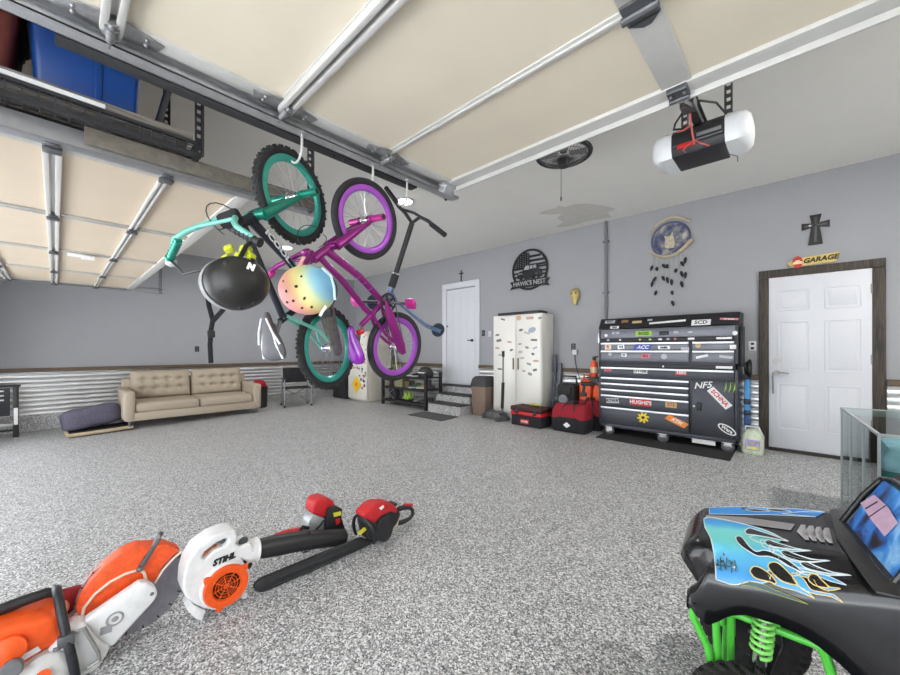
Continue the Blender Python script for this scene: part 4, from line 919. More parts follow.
for k, (x, z, s, c, nme, lab) in enumerate(((-.52, .10, (.24, .20, .20), C8(58, 58, 62), 'storage_crate', 'dark crate on the bottom board at the left end of the black shelf'), (-.30, .38, (.30, .22, .18), C8(150, 146, 110), 'storage_crate', 'olive green crate on the middle board of the black shelf'), (-.02, .38, (.16, .2, .14), C8(120, 104, 84), 'storage_crate', 'brown crate on the middle board of the black shelf, right of the olive one'), (-.2, .63, (.34, .24, .22), C8(128, 122, 96), 'storage_crate', 'olive brown crate on top of the black shelf behind the purple wheel'), (-.60, .63, (.18, .2, .16), C8(70, 72, 70), 'storage_crate', 'dark grey crate on top of the black shelf at its left end'))):
    l = on(x, z); o = thing(nme, lab, 'crate', (l[0], l[1], l[2])); cm = mat('crate%d' % k, c, .7, var=.15)
    m = MB(); m.rings([sqring(s[0]*.46, s[1]*.46, 0), sqring(s[0]*.5, s[1]*.5, s[2])]); m.build('body', cm, o)
    m = MB(); m.rings([sqring(s[0]*.53, s[1]*.53, s[2]*.92), sqring(s[0]*.53, s[1]*.53, s[2]*1.0)]); m.build('rim', cm, o)
for x, z, w_, h_, c, lab in ((.60, .38, .12, .20, (52, 50, 54), 'black tall boot on the middle board at the right end of the black shelf'), (-.66, .38, .12, .22, (70, 66, 60), 'brown black tall boot on the middle board at the left end of the black shelf'), (-.30, .10, .10, .21, (60, 58, 62), 'dark tall boot on the bottom board between the dark crate and lime bundle')):
    l = on(x, z); o = thing('rubber_boot', lab, 'boot', l, rz=2.2); cm = mat('boot_%d' % c[0], C8(*c), .6, var=.2)
    m = MB(); m.rings([[V((w_*.36*r*math.cos(a)+.0, w_*.42*r*math.sin(a), z_)) for a in [2*PI*k/14 for k in range(14)]] for z_, r in ((.02, 1.0), (.08, .95), (h_*.6, .9), (h_, 1.05))]); m.sph((0, -w_*.55, .045), (w_*.33, w_*.6, .045), 12, 8); m.build('upper', cm, o, 60)
    m = MB(); m.bb((-w_*.36, -w_*1.15, 0), (w_*.36, w_*.42, .02), .008); m.build('sole', M_black, o)
random.seed(8)
gl = thing('garland_plant', 'olive leafy bunch standing on top of the black shelf seen through the purple wheel', 'plant', (-6.56, 5.20, fz(5.12)+.656))
m = MB(); m.lathe([(0, 0), (.05, 0), (.07, .10), (.065, .10)], n=16); m.build('pot', mat('pot_brown', C8(110, 92, 70), .8), gl)
m = MB()
for k in range(60):
    a = random.uniform(0, 2*PI); h = random.uniform(.1, .30); r = random.uniform(.02, .16); o_ = V((r*.6*math.cos(a), r*.4*math.sin(a), h)); d = V((math.cos(a), math.sin(a)*.6, .5)).normalized()*.055; q = d.cross(V((0, 0, 1))).normalized()*.016
    m.prism([o_, o_+d*.5+q, o_+d, o_+d*.5-q], (0, 0, .002))
m.build('leaves', mat('olive_leaf', C8(150, 152, 90), .7, var=.3), gl)

# ============================================================ left wall: sofa and seats
LW = PI/2      # pieces modelled facing -y turn to face +x
sfb = mat('sofa_beige_weave', C8(176, 163, 145), .92, var=.10, sc=140, bump=.12)
so = thing('sofa', 'beige two-seat sofa with tufted back cushions against the left wall', 'sofa', (-8.55, 1.84, fz(1.84)), rot=(.026, 0, LW))
HW, DP = 1.07, .52      # local: x along sofa, -y front
m = MB(); m.bb((-HW+.02, -DP+.04, .13), (HW-.02, DP-.05, .27), .02); m.build('base_rail', sfb, so)
for s in (-1, 1):
    m = MB(); m.box((s*(HW-.075), -.03, .38), (.15, .92, .50), bev=.045, seg=3); m.build('armrest', sfb, so)
m = MB(); m.box((0, DP-.13, .47), (2*HW-.10, .16, .62), rot=(-.10, 0, 0), bev=.04, seg=3); m.build('back_frame', sfb, so)
W2 = (2*HW-.30)/2
for s in (-1, 1):
    m = MB(); m.box((s*W2/2, -.10, .345), (W2-.008, .76, .16), bev=.05, seg=3); c = m.build('seat_cushion', sfb, so)
    tf = [(tx, tz) for tz in (-.07, .09) for tx in (-.27, -.09, .09, .27)]
    def fn(u, v, s=s):
        x = (u-.5)*(W2-.02); z = (v-.5)*.50; e = max(0, 1-(abs(u-.5)*2)**6)*max(0, 1-(abs(v-.5)*2)**6)
        y = -.13*e**.4
        for tx, tz in tf: y += .045*math.exp(-((x-tx)**2+(z-tz)**2)/.0022)
        for tz in (-.07, .09): y += .012*math.exp(-((z-tz)**2)/.0006)
        p = V((x+s*W2/2, DP-.26+y, .67+z)); p.y += (z+.25)*.14
        return p
    m = MB(); m.grid(fn, 56, 40)
    m.box((s*W2/2, DP-.20, .66), (W2-.04, .14, .46), rot=(-.14, 0, 0), bev=.05); c = m.build('back_cushion', sfb, so, 60)
    for tx, tz in tf:
        p = V((tx+s*W2/2, DP-.26-.13+.045+(tz+.25)*.14, .67+tz)); m = MB(); m.sph(p, (.013, .008, .013), 10, 6); m.build('tuft_button', sfb, c)
for x in (-HW+.08, HW-.08):
    for y in (-DP+.08, DP-.12): m = MB(); m.cyl((x, y, 0), (x, y, .14), .014, .024, 12); m.build('leg', M_dsteel, so)
# purple-grey cushions on the floor beside the sofa
def pillow(name, label, cat, c, hs, rot, mt, p=3.0, wob=.012):
    o = thing(name, label, cat, c, rot=rot); rnd = random.Random(hash(label) % 999)
    t = bmesh.new(); bmesh.ops.create_cube(t, size=2); bmesh.ops.subdivide_edges(t, edges=t.edges, cuts=12, use_grid_fill=True)
    for v in t.verts:
        q = v.co.normalized(); n_ = (abs(q.x)**p+abs(q.y)**p+abs(q.z)**p)**(1/p); q = q/n_
        v.co = V((q.x*hs[0], q.y*hs[1], q.z*hs[2]+wob*math.sin(q.x*7+1)*math.cos(q.y*6)))
    m = MB(); m.merge(t); m.build('cushion', mt, o, 80); return o
pg = mat('plum_grey_plush', C8(92, 88, 104), .95, var=.22, sc=60, bump=.2)
dbm = mat('pet_bed_black', C8(40, 38, 40), .9, var=.2)
pb = thing('pet_mat', 'flat black mat with a tan edge on the floor before the plum cushion', 'mat', (-8.45, .50, fz(.50)), rot=(.026, 0, 0))
m = MB(); m.bb((-.33, -.36, .0), (.33, .40, .05), .02); m.build('pad', dbm, pb)
m = MB(); m.tube([(.33, .40, .05), (.345, .1, .045), (.34, -.36, .04), (.0, -.38, .04), (-.3, -.36, .04)], .028, 8); m.build('tan_border', mat('tan_suede', C8(176, 156, 130), .9, var=.1), pb)
pillow('floor_cushion', 'large plum grey plush cushion slumped on the floor left of the sofa', 'cushion', (-8.68, .42, fz(.42)+.225), (.33, .36, .17), (.16, -.12, .05), pg, 5.5)
# black folded frame at the far left edge
bf = thing('folding_loading_ramp', 'black folded metal frame with slats and a white label leaning at the left edge', 'folded frame', (-8.95, -.42, fz(-.42)), rot=(.0, 0, .0))
m = MB(); m.bb((-.03, -.03, 0), (.03, .03, .80), .006); m.build('leg', M_black, bf)
m = MB(); m.bb((.031, -.022, .20), (.034, .022, .46), .001); m.build('label', M_stickw, bf)
m = MB(); m.bb((-.03, -.90, .79), (.03, .05, .82), .005); m.bb((-.03, -.90, .10), (.03, -.03, .13), .005); m.bb((-.03, -.90, .0), (.03, -.84, .74), .006); m.build('frame', M_black, bf)
m = MB(); m.bb((-.012, -.84, .34), (.012, -.06, .77), .006); m.build('panel', mat('dark_slate_panel', C8(50, 50, 56), .6), bf)
for z in (.72, .65, .58): m = MB(); m.bb((.013, -.30, z), (.018, -.12, z+.022), .002); m.build('slot_stripe', M_stickw, bf)
m = MB(); m.bb((-.01, -.84, .18), (.01, -.03, .22), .004); m.build('lower_bar', M_steel, bf)
# folding chair next to the sofa
fc = thing('folding_chair', 'grey framed black folding chair by the corrugated wall, right of the sofa', 'folding chair', (-8.30, 3.75, fz(3.75)), rz=LW-.25)
M_ft = mat('grey_tube', C8(150, 150, 152), .4, .6)
for s in (-1, 1):
    m = MB(); m.tube([(s*.28, -.22, .02), (s*.28, -.20, .60), (s*.28, .20, .62)], .014, 8); m.tube([(s*.27, .26, .02), (s*.27, .20, .45), (s*.26, .27, .86)], .014, 8); m.build('side_frame', M_ft, fc)
    m = MB(); m.bb((s*.28-.025, -.25, .605), (s*.28+.025, .2, .63), .008); m.build('armrest', M_black, fc)
    for y in (-.22, .26): m = MB(); m.cyl((s*.28, y, 0), (s*.28, y, .04), .02, n=10); m.build('foot', M_rubber, fc)
for s in (-1, 1): m = MB(); m.tube([(s*.27, -.21, .10), (-s*.27, -.19, .40)], .01, 8); m.tube([(s*.26, .25, .08), (-s*.26, .21, .40)], .01, 8); m.build('cross_brace', M_ft, fc)
m = MB(); m.bb((-.27, -.22, .40), (.27, .22, .425), .01); m.build('seat', M_bfab, fc)
m = MB(); m.box((0, .235, .68), (.52, .02, .34), rot=(-.14, 0, 0), bev=.008); m.build('backrest', M_bfab, fc)
m = MB(); m.tube([(-.26, .272, .865), (.26, .272, .865)], .012, 8); m.build('top_rail', M_ft, fc)
# red ball on a dark bin beside the sofa
bs = thing('round_bin', 'dark round bin standing between the sofa and the folding chair', 'bin', (-8.75, 3.12, fz(3.12)))
m = MB(); m.lathe([(0, 0), (.13, 0), (.15, .02), (.16, .44), (.14, .45), (0, .44)], n=24); m.build('body', M_blackm, bs)
m = MB(); m.torus((0, 0, .44), (0, 0, 1), .16, .012, 30, 8); m.build('rim', M_black, bs)
rb = thing('red_cap', 'red knit cap lying on top of the dark round bin beside the sofa', 'cap', (-8.74, 3.10, fz(3.12)+.452))
m = MB(); m.lathe([(.13, 0), (.145, .03), (.13, .10), (.08, .15), (0, .165)], n=22, sy=1.25); m.build('crown', mat('red_knit', C8(170, 30, 40), .9, var=.2, sc=80, bump=.2), rb, 60)
m = MB(); m.torus((0, 0, .02), (0, 0, 1), .142, .016, 26, 8); m.build('band', mat('dark_red_knit', C8(120, 22, 32), .9), rb)

# ============================================================ bicycles hung from hooks
def pose(x, z, t):
    x = V(x).normalized(); z = V(z); z = (z-x*x.dot(z)).normalized(); y = z.cross(x)
    m = Matrix((x, y, z)).transposed().to_4x4(); m.translation = V(t); return m
M_spoke = mat('spoke_steel', (.5, .5, .52), .3, .9)
def bike_wheel(root, name, cx, R, tw, rimc, knob, tyrec, spokes=28):
    c = V((cx, 0, 0)); Rt = R-tw; Rr = R-2*tw+.004
    m = MB(); m.torus(c, (0, 1, 0), Rr-.018, .021, 56, 8, sx=1.1, sy=.8); w = m.build(name, rimc, root)
    m = MB(); m.torus(c, (0, 1, 0), Rt, tw, 56, 12, sx=1, sy=1.0)
    if knob:
        for k in range(64):
            a = 2*PI*k/64; e = V((math.cos(a), 0, math.sin(a))); t_ = V((-math.sin(a), 0, math.cos(a)))
            for s in ((-1, 1) if k % 2 else (0,)):
                n_ = (e*1.0+V((0, s*.75, 0))).normalized(); q = c+e*Rt+n_*tw*.98
                m.box(q, (.012, .016, .012), Matrix((t_, n_.cross(t_), n_)).transposed())
    m.build('tyre', tyrec, w)
    m = MB(); m.cyl(c-V((0, .045, 0)), c+V((0, .045, 0)), .014, n=12)
    for s in (-1, 1): m.cyl(c+V((0, s*.028, 0)), c+V((0, s*.034, 0)), .027, n=16)
    m.build('hub', M_chrome, w)
    m = MB()
    for k in range(spokes):
        a = 2*PI*k/spokes; b = a+(.5 if k % 4 < 2 else -.5); s = 1 if k % 2 else -1
        m.cyl(c+V((.024*math.cos(b), s*.03, .024*math.sin(b))), c+V(((Rr-.02)*math.cos(a), 0, (Rr-.02)*math.sin(a))), .0014, n=4, caps=False)
    m.build('spokes', M_spoke, w); return w
def grip_bar(b, pts, c, gripc, r=.0135):
    m = MB(); m.tube(pts, r, 10); return m.build('handlebar', c, b)

def make_bike(name, label, M, R, tw, WB, P, knob):
    b = thing(name, label, 'bicycle', mat=M, group=None)
    bike_wheel(b, 'front_wheel', WB, R, tw, P['rim'], knob, P['tyre']); bike_wheel(b, 'rear_wheel', 0, R, tw, P['rim'], knob, P['tyre'])
    # fork
    m = MB()
    for s in (-1, 1):
        m.tube([(WB, s*.06, 0), (WB-.02, s*.06, .03), (WB-.07, s*.058, .18), (WB-.115, s*.052, .305)], [.012, .015, .024, .030], 14)
        m.cyl((WB, s*.048, 0), (WB, s*.075, 0), .024, n=16)
    m.tube([(WB-.112, -.055, .30), (WB-.112, 0, .322), (WB-.112, .055, .30)], .024, 12); m.build('fork', P['fork'], b)
    for s in (-1, 1):
        m = MB(); m.cyl((WB, s*.07, 0), (WB, s*.175, 0), .021, n=18); pg_ = m.build('axle_peg', P['peg'], b)
        m = MB(); m.cyl((WB, s*.1745, 0), (WB, s*.1765, 0), .015, n=14); m.build('peg_bore', M_black, pg_)
        m = MB(); m.box((WB, s*.066, .0), (.03, .012, .03), bev=.003); m.build('axle_nut', M_dsteel, b)
    hb, ht = V((WB-.118, 0, .325)), V((WB-.155, 0, .43)); bbk = V((.345, 0, .02)); st_ = V((.255, 0, P['seat_z']-.09))
    m = MB(); m.cyl(hb, ht, .026, n=16); m.cyl(ht, ht+(ht-hb).normalized()*.02, .030, n=16); m.cyl(hb-(ht-hb).normalized()*.01, hb, .030, n=16); m.build('head_tube', P['head'], b)
    m = MB(); m.tube([hb+V((-.01, 0, .025)), (hb+bbk)/2+V((.0, 0, -.012)), bbk], [.025, .023, .021], 14); dt = m.build('down_tube', P['down'], b)
    m = MB()
    if P['twin']:
        m.tube([ht+V((-.01, 0, -.03)), V((WB-.32, 0, .30)), V((.36, 0, .19)), V((.275, 0, .13))], .020, 14)
    else: m.tube([ht+V((-.01, 0, -.03)), st_+V((.0, 0, -.03))], .019, 14)
    m.build('top_tube', P['top'], b)
    m = MB(); m.tube([bbk, st_], .018, 12); m.cyl(bbk-V((0, .036, 0)), bbk+V((0, .036, 0)), .025, n=16); m.build('seat_tube', P['seat_tube'], b)
    m = MB()
    for s in (-1, 1):
        m.tube([bbk+V((-.02, s*.03, 0)), (.16, s*.045, .01), (0, s*.055, 0)], .0115, 8); m.tube([V((.275, s*.015, .14 if P['twin'] else P['seat_z']-.13)), (.14, s*.045, .10), (0, s*.055, 0)], .0105, 8)
        m.box((0, s*.056, 0), (.05, .008, .035), bev=.004)
    m.build('rear_stays', P['stays'], b)
    # crank, chain guard, pedals
    m = MB(); m.torus(bbk-V((0, .052, 0)), (0, 1, 0), .062, .006, 36, 6); m.torus(bbk-V((0, .052, 0)), (0, 1, 0), .03, .005, 20, 6)
    for k in range(5):
        a = 2*PI*k/5; e = V((math.cos(a), 0, math.sin(a))); m.bar(bbk-V((0, .052, 0))+e*.012, bbk-V((0, .052, 0))+e*.06, .014, .005, up=(0, 1, 0))
    m.build('chainring', P['ring'], b)
    g0 = bbk+V((.0, -.062, 0)); pts = []
    for k in range(9): a = -PI/2+PI*k/8; pts.append(g0+V((math.cos(a)*P['guard'], 0, math.sin(a)*P['guard'])))
    for k in range(7): a = PI/2+PI*k/6; pts.append(V((-.015, -.062, 0))+V((math.cos(a)*.045, 0, math.sin(a)*.045)))
    if P['guard_full']:
        m = MB(); m.prism(pts, (0, -.014, 0), .006); m.build('chain_guard', P['guard_c'], b)
    else:
        m = MB(); m.prism([g0+V((.03, 0, .03)), g0+V((-.06, 0, .062)), V((.02, -.062, .05)), V((-.05, -.062, .02)), V((-.05, -.062, -.02)), V((.02, -.062, -.03)), g0+V((-.07, 0, -.01))], (0, -.014, 0), .005); m.build('chain_guard', P['guard_c'], b)
    m = MB(); m.torus(V((.17, -.052, .0)), (0, 1, 0), .2, .004, 40, 4, sx=.9)
    m.bm.clear(); 
    for s in (-1, 1): m.bar(bbk+V((0, -.052, s*.06)), V((0, -.052, s*.035)), .006, .006)
    m.torus((0, -.052, 0), (0, 1, 0), .035, .006, 20, 6); m.build('chain', M_dsteel, b)
    ca = P['crank']; e = V((math.cos(ca), 0, math.sin(ca)))*.13
    m = MB(); m.tube([bbk-V((0, .075, 0)), bbk+e-V((0, .09, 0))], .011, 8); m.tube([bbk+V((0, .06, 0)), bbk-e+V((0, .075, 0))], .011, 8); m.cyl(bbk-V((0, .08, 0)), bbk+V((0, .065, 0)), .011, n=10); m.build('crank_arms', P['crank_c'], b)
    for s in (-1, 1):
        q = bbk+e*(1 if s < 0 else -1)+V((0, s*.14, 0)); m = MB(); m.box(q, (.075, .085, .024), bev=.008)
        m.box(q, (.03, .09, .028), bev=.004); m.build('pedal', P['pedal'], b)
    # handlebar, stem, grips
    sc = ht+V((.02, 0, .045))
    m = MB(); m.cyl(ht, ht+V((-.018, 0, .05)), .016, n=12); m.box(sc, (.075, .055, .04), rot=(0, -.3, 0), bev=.008); m.build('stem', P['stem'], b)
    bw, bh = P['bar_w'], P['bar_h']
    for s in (-1, 1): pass
    pl = [(sc.x+.02, 0, sc.z), (sc.x+.015, .06, sc.z+.005), (sc.x-.03, .16, sc.z+bh*.8), (sc.x-.055, .20, sc.z+bh), (sc.x-P['sweep'], bw, sc.z+bh-.01)]
    full = [(x, -y, z) for x, y, z in pl[:0:-1]]+pl
    grip_bar(b, full, P['bar'], None)
    m = MB(); m.cyl((sc.x-.012, -.125, sc.z+bh*.55), (sc.x-.012, .125, sc.z+bh*.55), .009, n=10); m.build('crossbar', P['bar'], b)
    for s in (-1, 1):
        g1 = V((sc.x-P['sweep'], s*bw, sc.z+bh-.01)); g0_ = V((sc.x-.055-(P['sweep']-.055)*.1, s*(bw-.105), sc.z+bh-.002)); d = (g1-g0_).normalized()
        m = MB(); m.tube([g0_, g1], .0165, 12); m.cyl(g1, g1+d*.012, .021, n=14)
        for k in range(5): m.torus(g0_.lerp(g1, .15+.17*k), d, .0165, .003, 14, 5)
        m.build('grip', P['grip'][0 if s < 0 else 1], b)
    # saddle
    sz = P['seat_z']; sx_ = P['saddle_x']
    m = MB(); m.tube([st_, V((sx_+.01, 0, sz-.03))], .012, 10); m.bar((sx_-.06, 0, sz-.035), (sx_+.08, 0, sz-.035), .03, .012); m.build('seat_post', M_dsteel, b)
    rs = []
    for t, w, h, dz in ((-.115, .02, .02, .0), (-.11, .06, .04, .0), (-.08, .078, .05, .004), (-.03, .072, .05, -.002), (.03, .045, .042, -.006), (.09, .026, .034, -.008), (.135, .02, .028, -.012), (.15, .008, .014, -.016)):
        rs.append([V((sx_+t, w*1.08*math.cos(a), sz+dz+h*1.5*(.5*math.sin(a)+.05))) for a in [2*PI*k/16 for k in range(16)]])
    m = MB(); m.rings(rs); sd = subsurf(m.build('saddle', P['saddle'], b, 80), 1)
    if P['stripe']:
        for s in (-1, 1):
            for (t0, y0), (t1, y1) in (((-.10, .066), (.04, .030)), ((-.02, .072), (.12, .016))):
                m = MB(); m.tube([(sx_+t0, s*y0*1.02, sz+.022), (sx_+(t0+t1)/2, s*(y0+y1)/2*1.06, sz+.025), (sx_+t1, s*y1*1.05, sz+.012)], .0055, 6); m.build('white_stripe', M_stickw, sd)
    return b, dt, hb, bbk, ht, sc
teal = mat('teal_metallic', C8(38, 150, 128), .28, .55, var=.05, coat=.4); tealr = mat('teal_rim', C8(60, 165, 148), .35, .3, var=.04)
tealp = mat('pale_teal', C8(130, 205, 190), .35, .3, var=.08); navy = mat('navy_black_paint', C8(30, 34, 46), .35, .2)
purp = mat('magenta_metallic', C8(150, 30, 128), .28, .45, var=.08, coat=.4); purr = mat('purple_rim', C8(168, 84, 196), .35, .3, var=.04); purl = mat('pink_peg', C8(206, 60, 150), .3, .4)
gold_g = mat('guard_grey', C8(104, 104, 100), .45, .3, var=.3, sc=40)
MT = pose((.092, -.29, .953), (.362, -.881, -.303), (-2.229, 1.215, 1.215))
MP = pose((.127, -.373, .919), (.007, -.926, -.377), (-2.181, 1.732, 1.225))
tb, dtb, hb, bbk, ht, sc = make_bike('bicycle', 'teal and black kids bicycle hanging by its front wheel, nearest the storage rack', MT, .268, .023, .92, dict(rim=tealr, tyre=M_rubber, fork=teal, peg=teal, head=navy, down=navy, top=navy, seat_tube=navy, stays=tealp, twin=False, ring=M_dsteel, guard=.075, guard_full=True, guard_c=gold_g, crank=2.3, crank_c=M_black, pedal=M_black, stem=navy, bar=tealp, bar_w=.285, bar_h=.145, sweep=.13, grip=(M_black, teal), seat_z=.42, saddle_x=.175, saddle=mat('saddle_grey', C8(92, 92, 96), .5), stripe=True), True)
# lettering down the drive side of the down tube
d = (bbk-hb).normalized(); q = hb.lerp(bbk, .34); n_ = V((0, -1, 0)); 
m = MB(); m.text('ICOOL', .044, frame(q+V((0, -.0262, .012)), d, n_.cross(d)), .0015, .002, xs=1.5); m.build('frame_lettering', M_stickw, tb)
for k, (a0, a1) in enumerate(((.1, .9),)):
    m = MB()
    for s in (-.018, .030): m.tube([hb.lerp(bbk, .12)+V((0, -.022, s*.7)), hb.lerp(bbk, .62)+V((0, -.023, s*.7))], .0022, 5)
    m.build('frame_pinstripe', tealp, tb)
MTi = MT.inverted()
def wl(Mi, *a, **k): return Mi @ at(*a, **k)
m = MB(); m.tube([wl(MTi, 247, 222, d=1.86), wl(MTi, 232, 208, d=1.80), wl(MTi, 215, 201, d=1.75), wl(MTi, 205, 205, d=1.72), wl(MTi, 206, 216, d=1.72), wl(MTi, 215, 227, d=1.72), wl(MTi, 226, 236, d=1.74)], .0035, 6); subsurf(m.build('brake_cable', M_black, tb, 80), 1)
m = MB(); m.tube([wl(MTi, 243, 226, d=1.84), wl(MTi, 236, 222, d=1.8), wl(MTi, 232, 224, d=1.78), wl(MTi, 225, 229, d=1.76), wl(MTi, 216, 230, d=1.74)], .0035, 6); subsurf(m.build('brake_cable', M_black, tb, 80), 1)
gl_ = V((sc.x-.13, .285, sc.z+.145-.01))
m = MB(); q0 = gl_+V((-.012, .012, -.004)); m.tube([q0, wl(MTi, 184, 274, d=1.70), wl(MTi, 200, 270, d=1.66), wl(MTi, 216, 264, d=1.62)], .006, 6); m.build('brake_lever', M_black, tb)
m = MB(); m.sph(gl_+V((-.022, .014, -.006)), .024, 14, 10); m.build('bar_end', mat('clear_white_plastic', C8(200, 204, 206), .3), tb)
# yellow patched pad on the bars
pdm = mat('pad_yellow', C8(196, 204, 50), .8, var=.15, sc=60)
m = MB(); m.box(sc+V((.0, -.05, .035)), (.07, .13, .04), rot=(0, -.3, .1), bev=.018, seg=3); pd = m.build('bar_pad', M_bfab, tb)
for px, py, w_ in ((229, 249, .030), (246, 250, .036), (226, 259, .026), (238, 256, .024), (251, 258, .028)):
    m = MB(); q = wl(MTi, px, py, d=1.60); m.box(q, (w_*1.3, w_*1.2, w_*1.0), (random.random(), random.random(), random.random()), .008); m.build('yellow_patch', pdm, pd)
pbk, dtb2, hb2, bbk2, ht2, sc2 = make_bike('bicycle', 'magenta purple kids bicycle hanging by its front wheel beside the black scooter', MP, .257, .022, .90, dict(rim=purr, tyre=mat('rubber_smooth', C8(40, 38, 42), .7, var=.1), fork=purp, peg=purl, head=purp, down=purp, top=purp, seat_tube=purp, stays=purp, twin=True, ring=M_black, guard=.04, guard_full=False, guard_c=purp, crank=-1.9, crank_c=M_dsteel, pedal=purl, stem=purp, bar=purp, bar_w=.29, bar_h=.15, sweep=.09, grip=(M_black, purl), seat_z=.34, saddle_x=.13, saddle=mat('purple_vinyl', C8(140, 30, 170), .2, var=.06, coat=.5), stripe=False), False)
MPi = MP.inverted()
m = MB(); m.tube([wl(MPi, 302, 247, d=2.1), wl(MPi, 296, 238, d=2.1), wl(MPi, 299, 227, d=2.12), wl(MPi, 308, 224, d=2.14), wl(MPi, 318, 228, d=2.16)], .003, 6); subsurf(m.build('brake_cable', M_black, pbk, 80), 1)
m = MB(); m.tube([wl(MPi, 318, 248, d=2.16), wl(MPi, 325, 244, d=2.16), wl(MPi, 328, 238, d=2.2), wl(MPi, 322, 233, d=2.2)], .003, 6); subsurf(m.build('brake_cable', M_black, pbk, 80), 1)
m = MB(); m.box((.225, -.03, .285), (.03, .05, .04), bev=.008); m.build('red_reflector', mat('reflector_red', C8(200, 30, 40), .2, coat=.5), pbk)
# lilac printed bands on the twin tubes
lil = mat('lilac_print', C8(196, 120, 214), .4, .2)
for k in range(5):
    m = MB(); q = hb2.lerp(bbk2, .25+.11*k); d = (bbk2-hb2).normalized(); m.torus(q+V((0, 0, -.004)), d+V((0, .5, 0)), .0245, .0018, 18, 5); m.build('tube_print', lil, pbk)

# ------------------------------------------------ stunt scooter
Bc = at(412, 223, d=2.70); E0 = at(386, 188, d=2.86); E1 = at(445, 235, d=2.54); Sc = at(390, 292, d=2.76); Wr = at(438, 330, d=3.02); Wf = at(383, 306, d=2.62)
scr = thing('kick_scooter', 'black stunt scooter hanging by its T shaped handlebar right of the purple bicycle', 'scooter', Bc)
l_ = lambda p: V(p)-Bc
m = MB(); up_ = (Bc-Sc).normalized()
m.tube([l_(E0), l_(at(399, 207, d=2.79)), l_(at(405, 213, d=2.73)), V((0, 0, 0)), l_(at(420, 217, d=2.66)), l_(at(428, 221, d=2.62)), l_(E1)], .0135, 10)
m.tube([l_(at(401, 209, d=2.78)), l_(at(414, 213, d=2.69)), l_(at(424, 219, d=2.64))], .010, 8); m.build('handlebar', M_black, scr)
m = MB(); m.tube([V((0, 0, 0)), l_(Bc.lerp(Sc, .75))], .019, 12); m.build('steering_tube', M_black, scr)
for a, c in ((E0, at(397, 203, d=2.79)), (E1, at(431, 224, d=2.61))):
    m = MB(); m.tube([l_(a), l_(c)], .0175, 10); m.build('grip', M_rubber, scr)
m = MB(); m.tube([l_(Bc.lerp(Sc, .73)), l_(Bc.lerp(Sc, .93))], .028, 14); m.build('clamp', M_blackm, scr)
m = MB(); m.torus(l_(Bc.lerp(Sc, .73)), up_, .026, .006, 20, 6); m.build('clamp_ring', M_chrome, scr)
blu = mat('oil_slick_blue', C8(120, 140, 176), .3, .7, var=.25, sc=25)
dd = (Wr-Sc).normalized(); sd_ = dd.cross(up_).normalized(); nn = sd_.cross(dd)
Rm = Matrix((dd, sd_, nn)).transposed(); Ld = (Wr-Sc).length
m = MB(); m.box(l_(Sc+dd*(Ld*.47)-nn*.03), (Ld*.72, .10, .022), Rm, .006); m.build('deck', blu, scr)
m = MB(); m.tube([l_(Bc.lerp(Sc, .9)), l_(Sc)], .022, 12); m.tube([l_(Sc), l_(Sc+dd*.07-nn*.03)], .022, 10)
for s in (-1, 1): m.bar(l_(Sc+dd*Ld*.80-nn*.03+sd_*s*.028), l_(Wr+dd*.01+sd_*s*.028), .008, .03, up=nn)
m.build('neck', blu, scr)
m = MB()
for s in (-1, 1): m.bar(l_(Sc-nn*.02+sd_*s*.022), l_(Sc-nn*.13-dd*.05+sd_*s*.022), .008, .02, up=dd)
m.build('fork', M_dsteel, scr)
for nme, c in (('rear_wheel', Wr), ('front_wheel', Sc-nn*.13-dd*.05)):
    m = MB(); m.lathe([(.030, -.014), (.050, -.013), (.056, -.006), (.056, .006), (.050, .013), (.030, .014)], l_(c), sd_, 28); w = m.build(nme, mat('scooter_tyre', C8(40, 52, 66), .5), scr)
    m = MB(); m.torus(l_(c), sd_, .036, .009, 24, 6); 
    for k in range(3):
        a = PI*k/3; e = dd*math.cos(a)+nn*math.sin(a); m.bar(l_(c)-e*.034, l_(c)+e*.034, .010, .012, up=sd_)
    m.build('wheel_core', mat('core_blue', C8(100, 150, 180), .3, .6), w)
# ------------------------------------------------ hooks
def hook(pts, label):
    p0 = V(pts[0]); o = thing('bike_hook', label, 'hook', p0); m = MB(); m.tube([V(p)-p0 for p in pts], .008, 10); subsurf(m.build('hook_rod', mat('hook_white', C8(206, 206, 204), .4), o, 80), 1)
    m = MB(); m.lathe([(0, .0), (.018, 0), (.018, -.006), (.009, -.01)], n=14); m.build('hook_collar', M_steel, o)
HZ2 = 2.455
p0 = at(302, 131, Z=HZ2); D_ = (p0-V((0, 0, CAM_H))).dot(ray(450, HZ))
hook([p0, at(302, 146, d=D_), at(301, 155, d=D_), at(298, 162, d=D_), at(294, 164, d=D_), at(291, 160, d=D_)], 'white hook on the black board holding up the teal bicycle wheel')
p0 = at(373, 164, Z=HZ2); D_ = (p0-V((0, 0, CAM_H))).dot(ray(450, HZ))
hook([p0, at(373, 178, d=D_), at(373, 187, d=D_), at(370, 193, d=D_), at(366, 195, d=D_), at(363, 192, d=D_)], 'white hook on the black board holding up the purple bicycle wheel')
p0 = at(407, 180, Z=HZ2); D_ = (p0-V((0, 0, CAM_H))).dot(ray(450, HZ))
hook([p0, at(407, 192, d=D_), at(407, 199, d=D_), at(405, 204, d=D_), at(401, 206, d=D_), at(397, 203, d=D_)], 'white hook on the black board holding up the scooter handlebar')

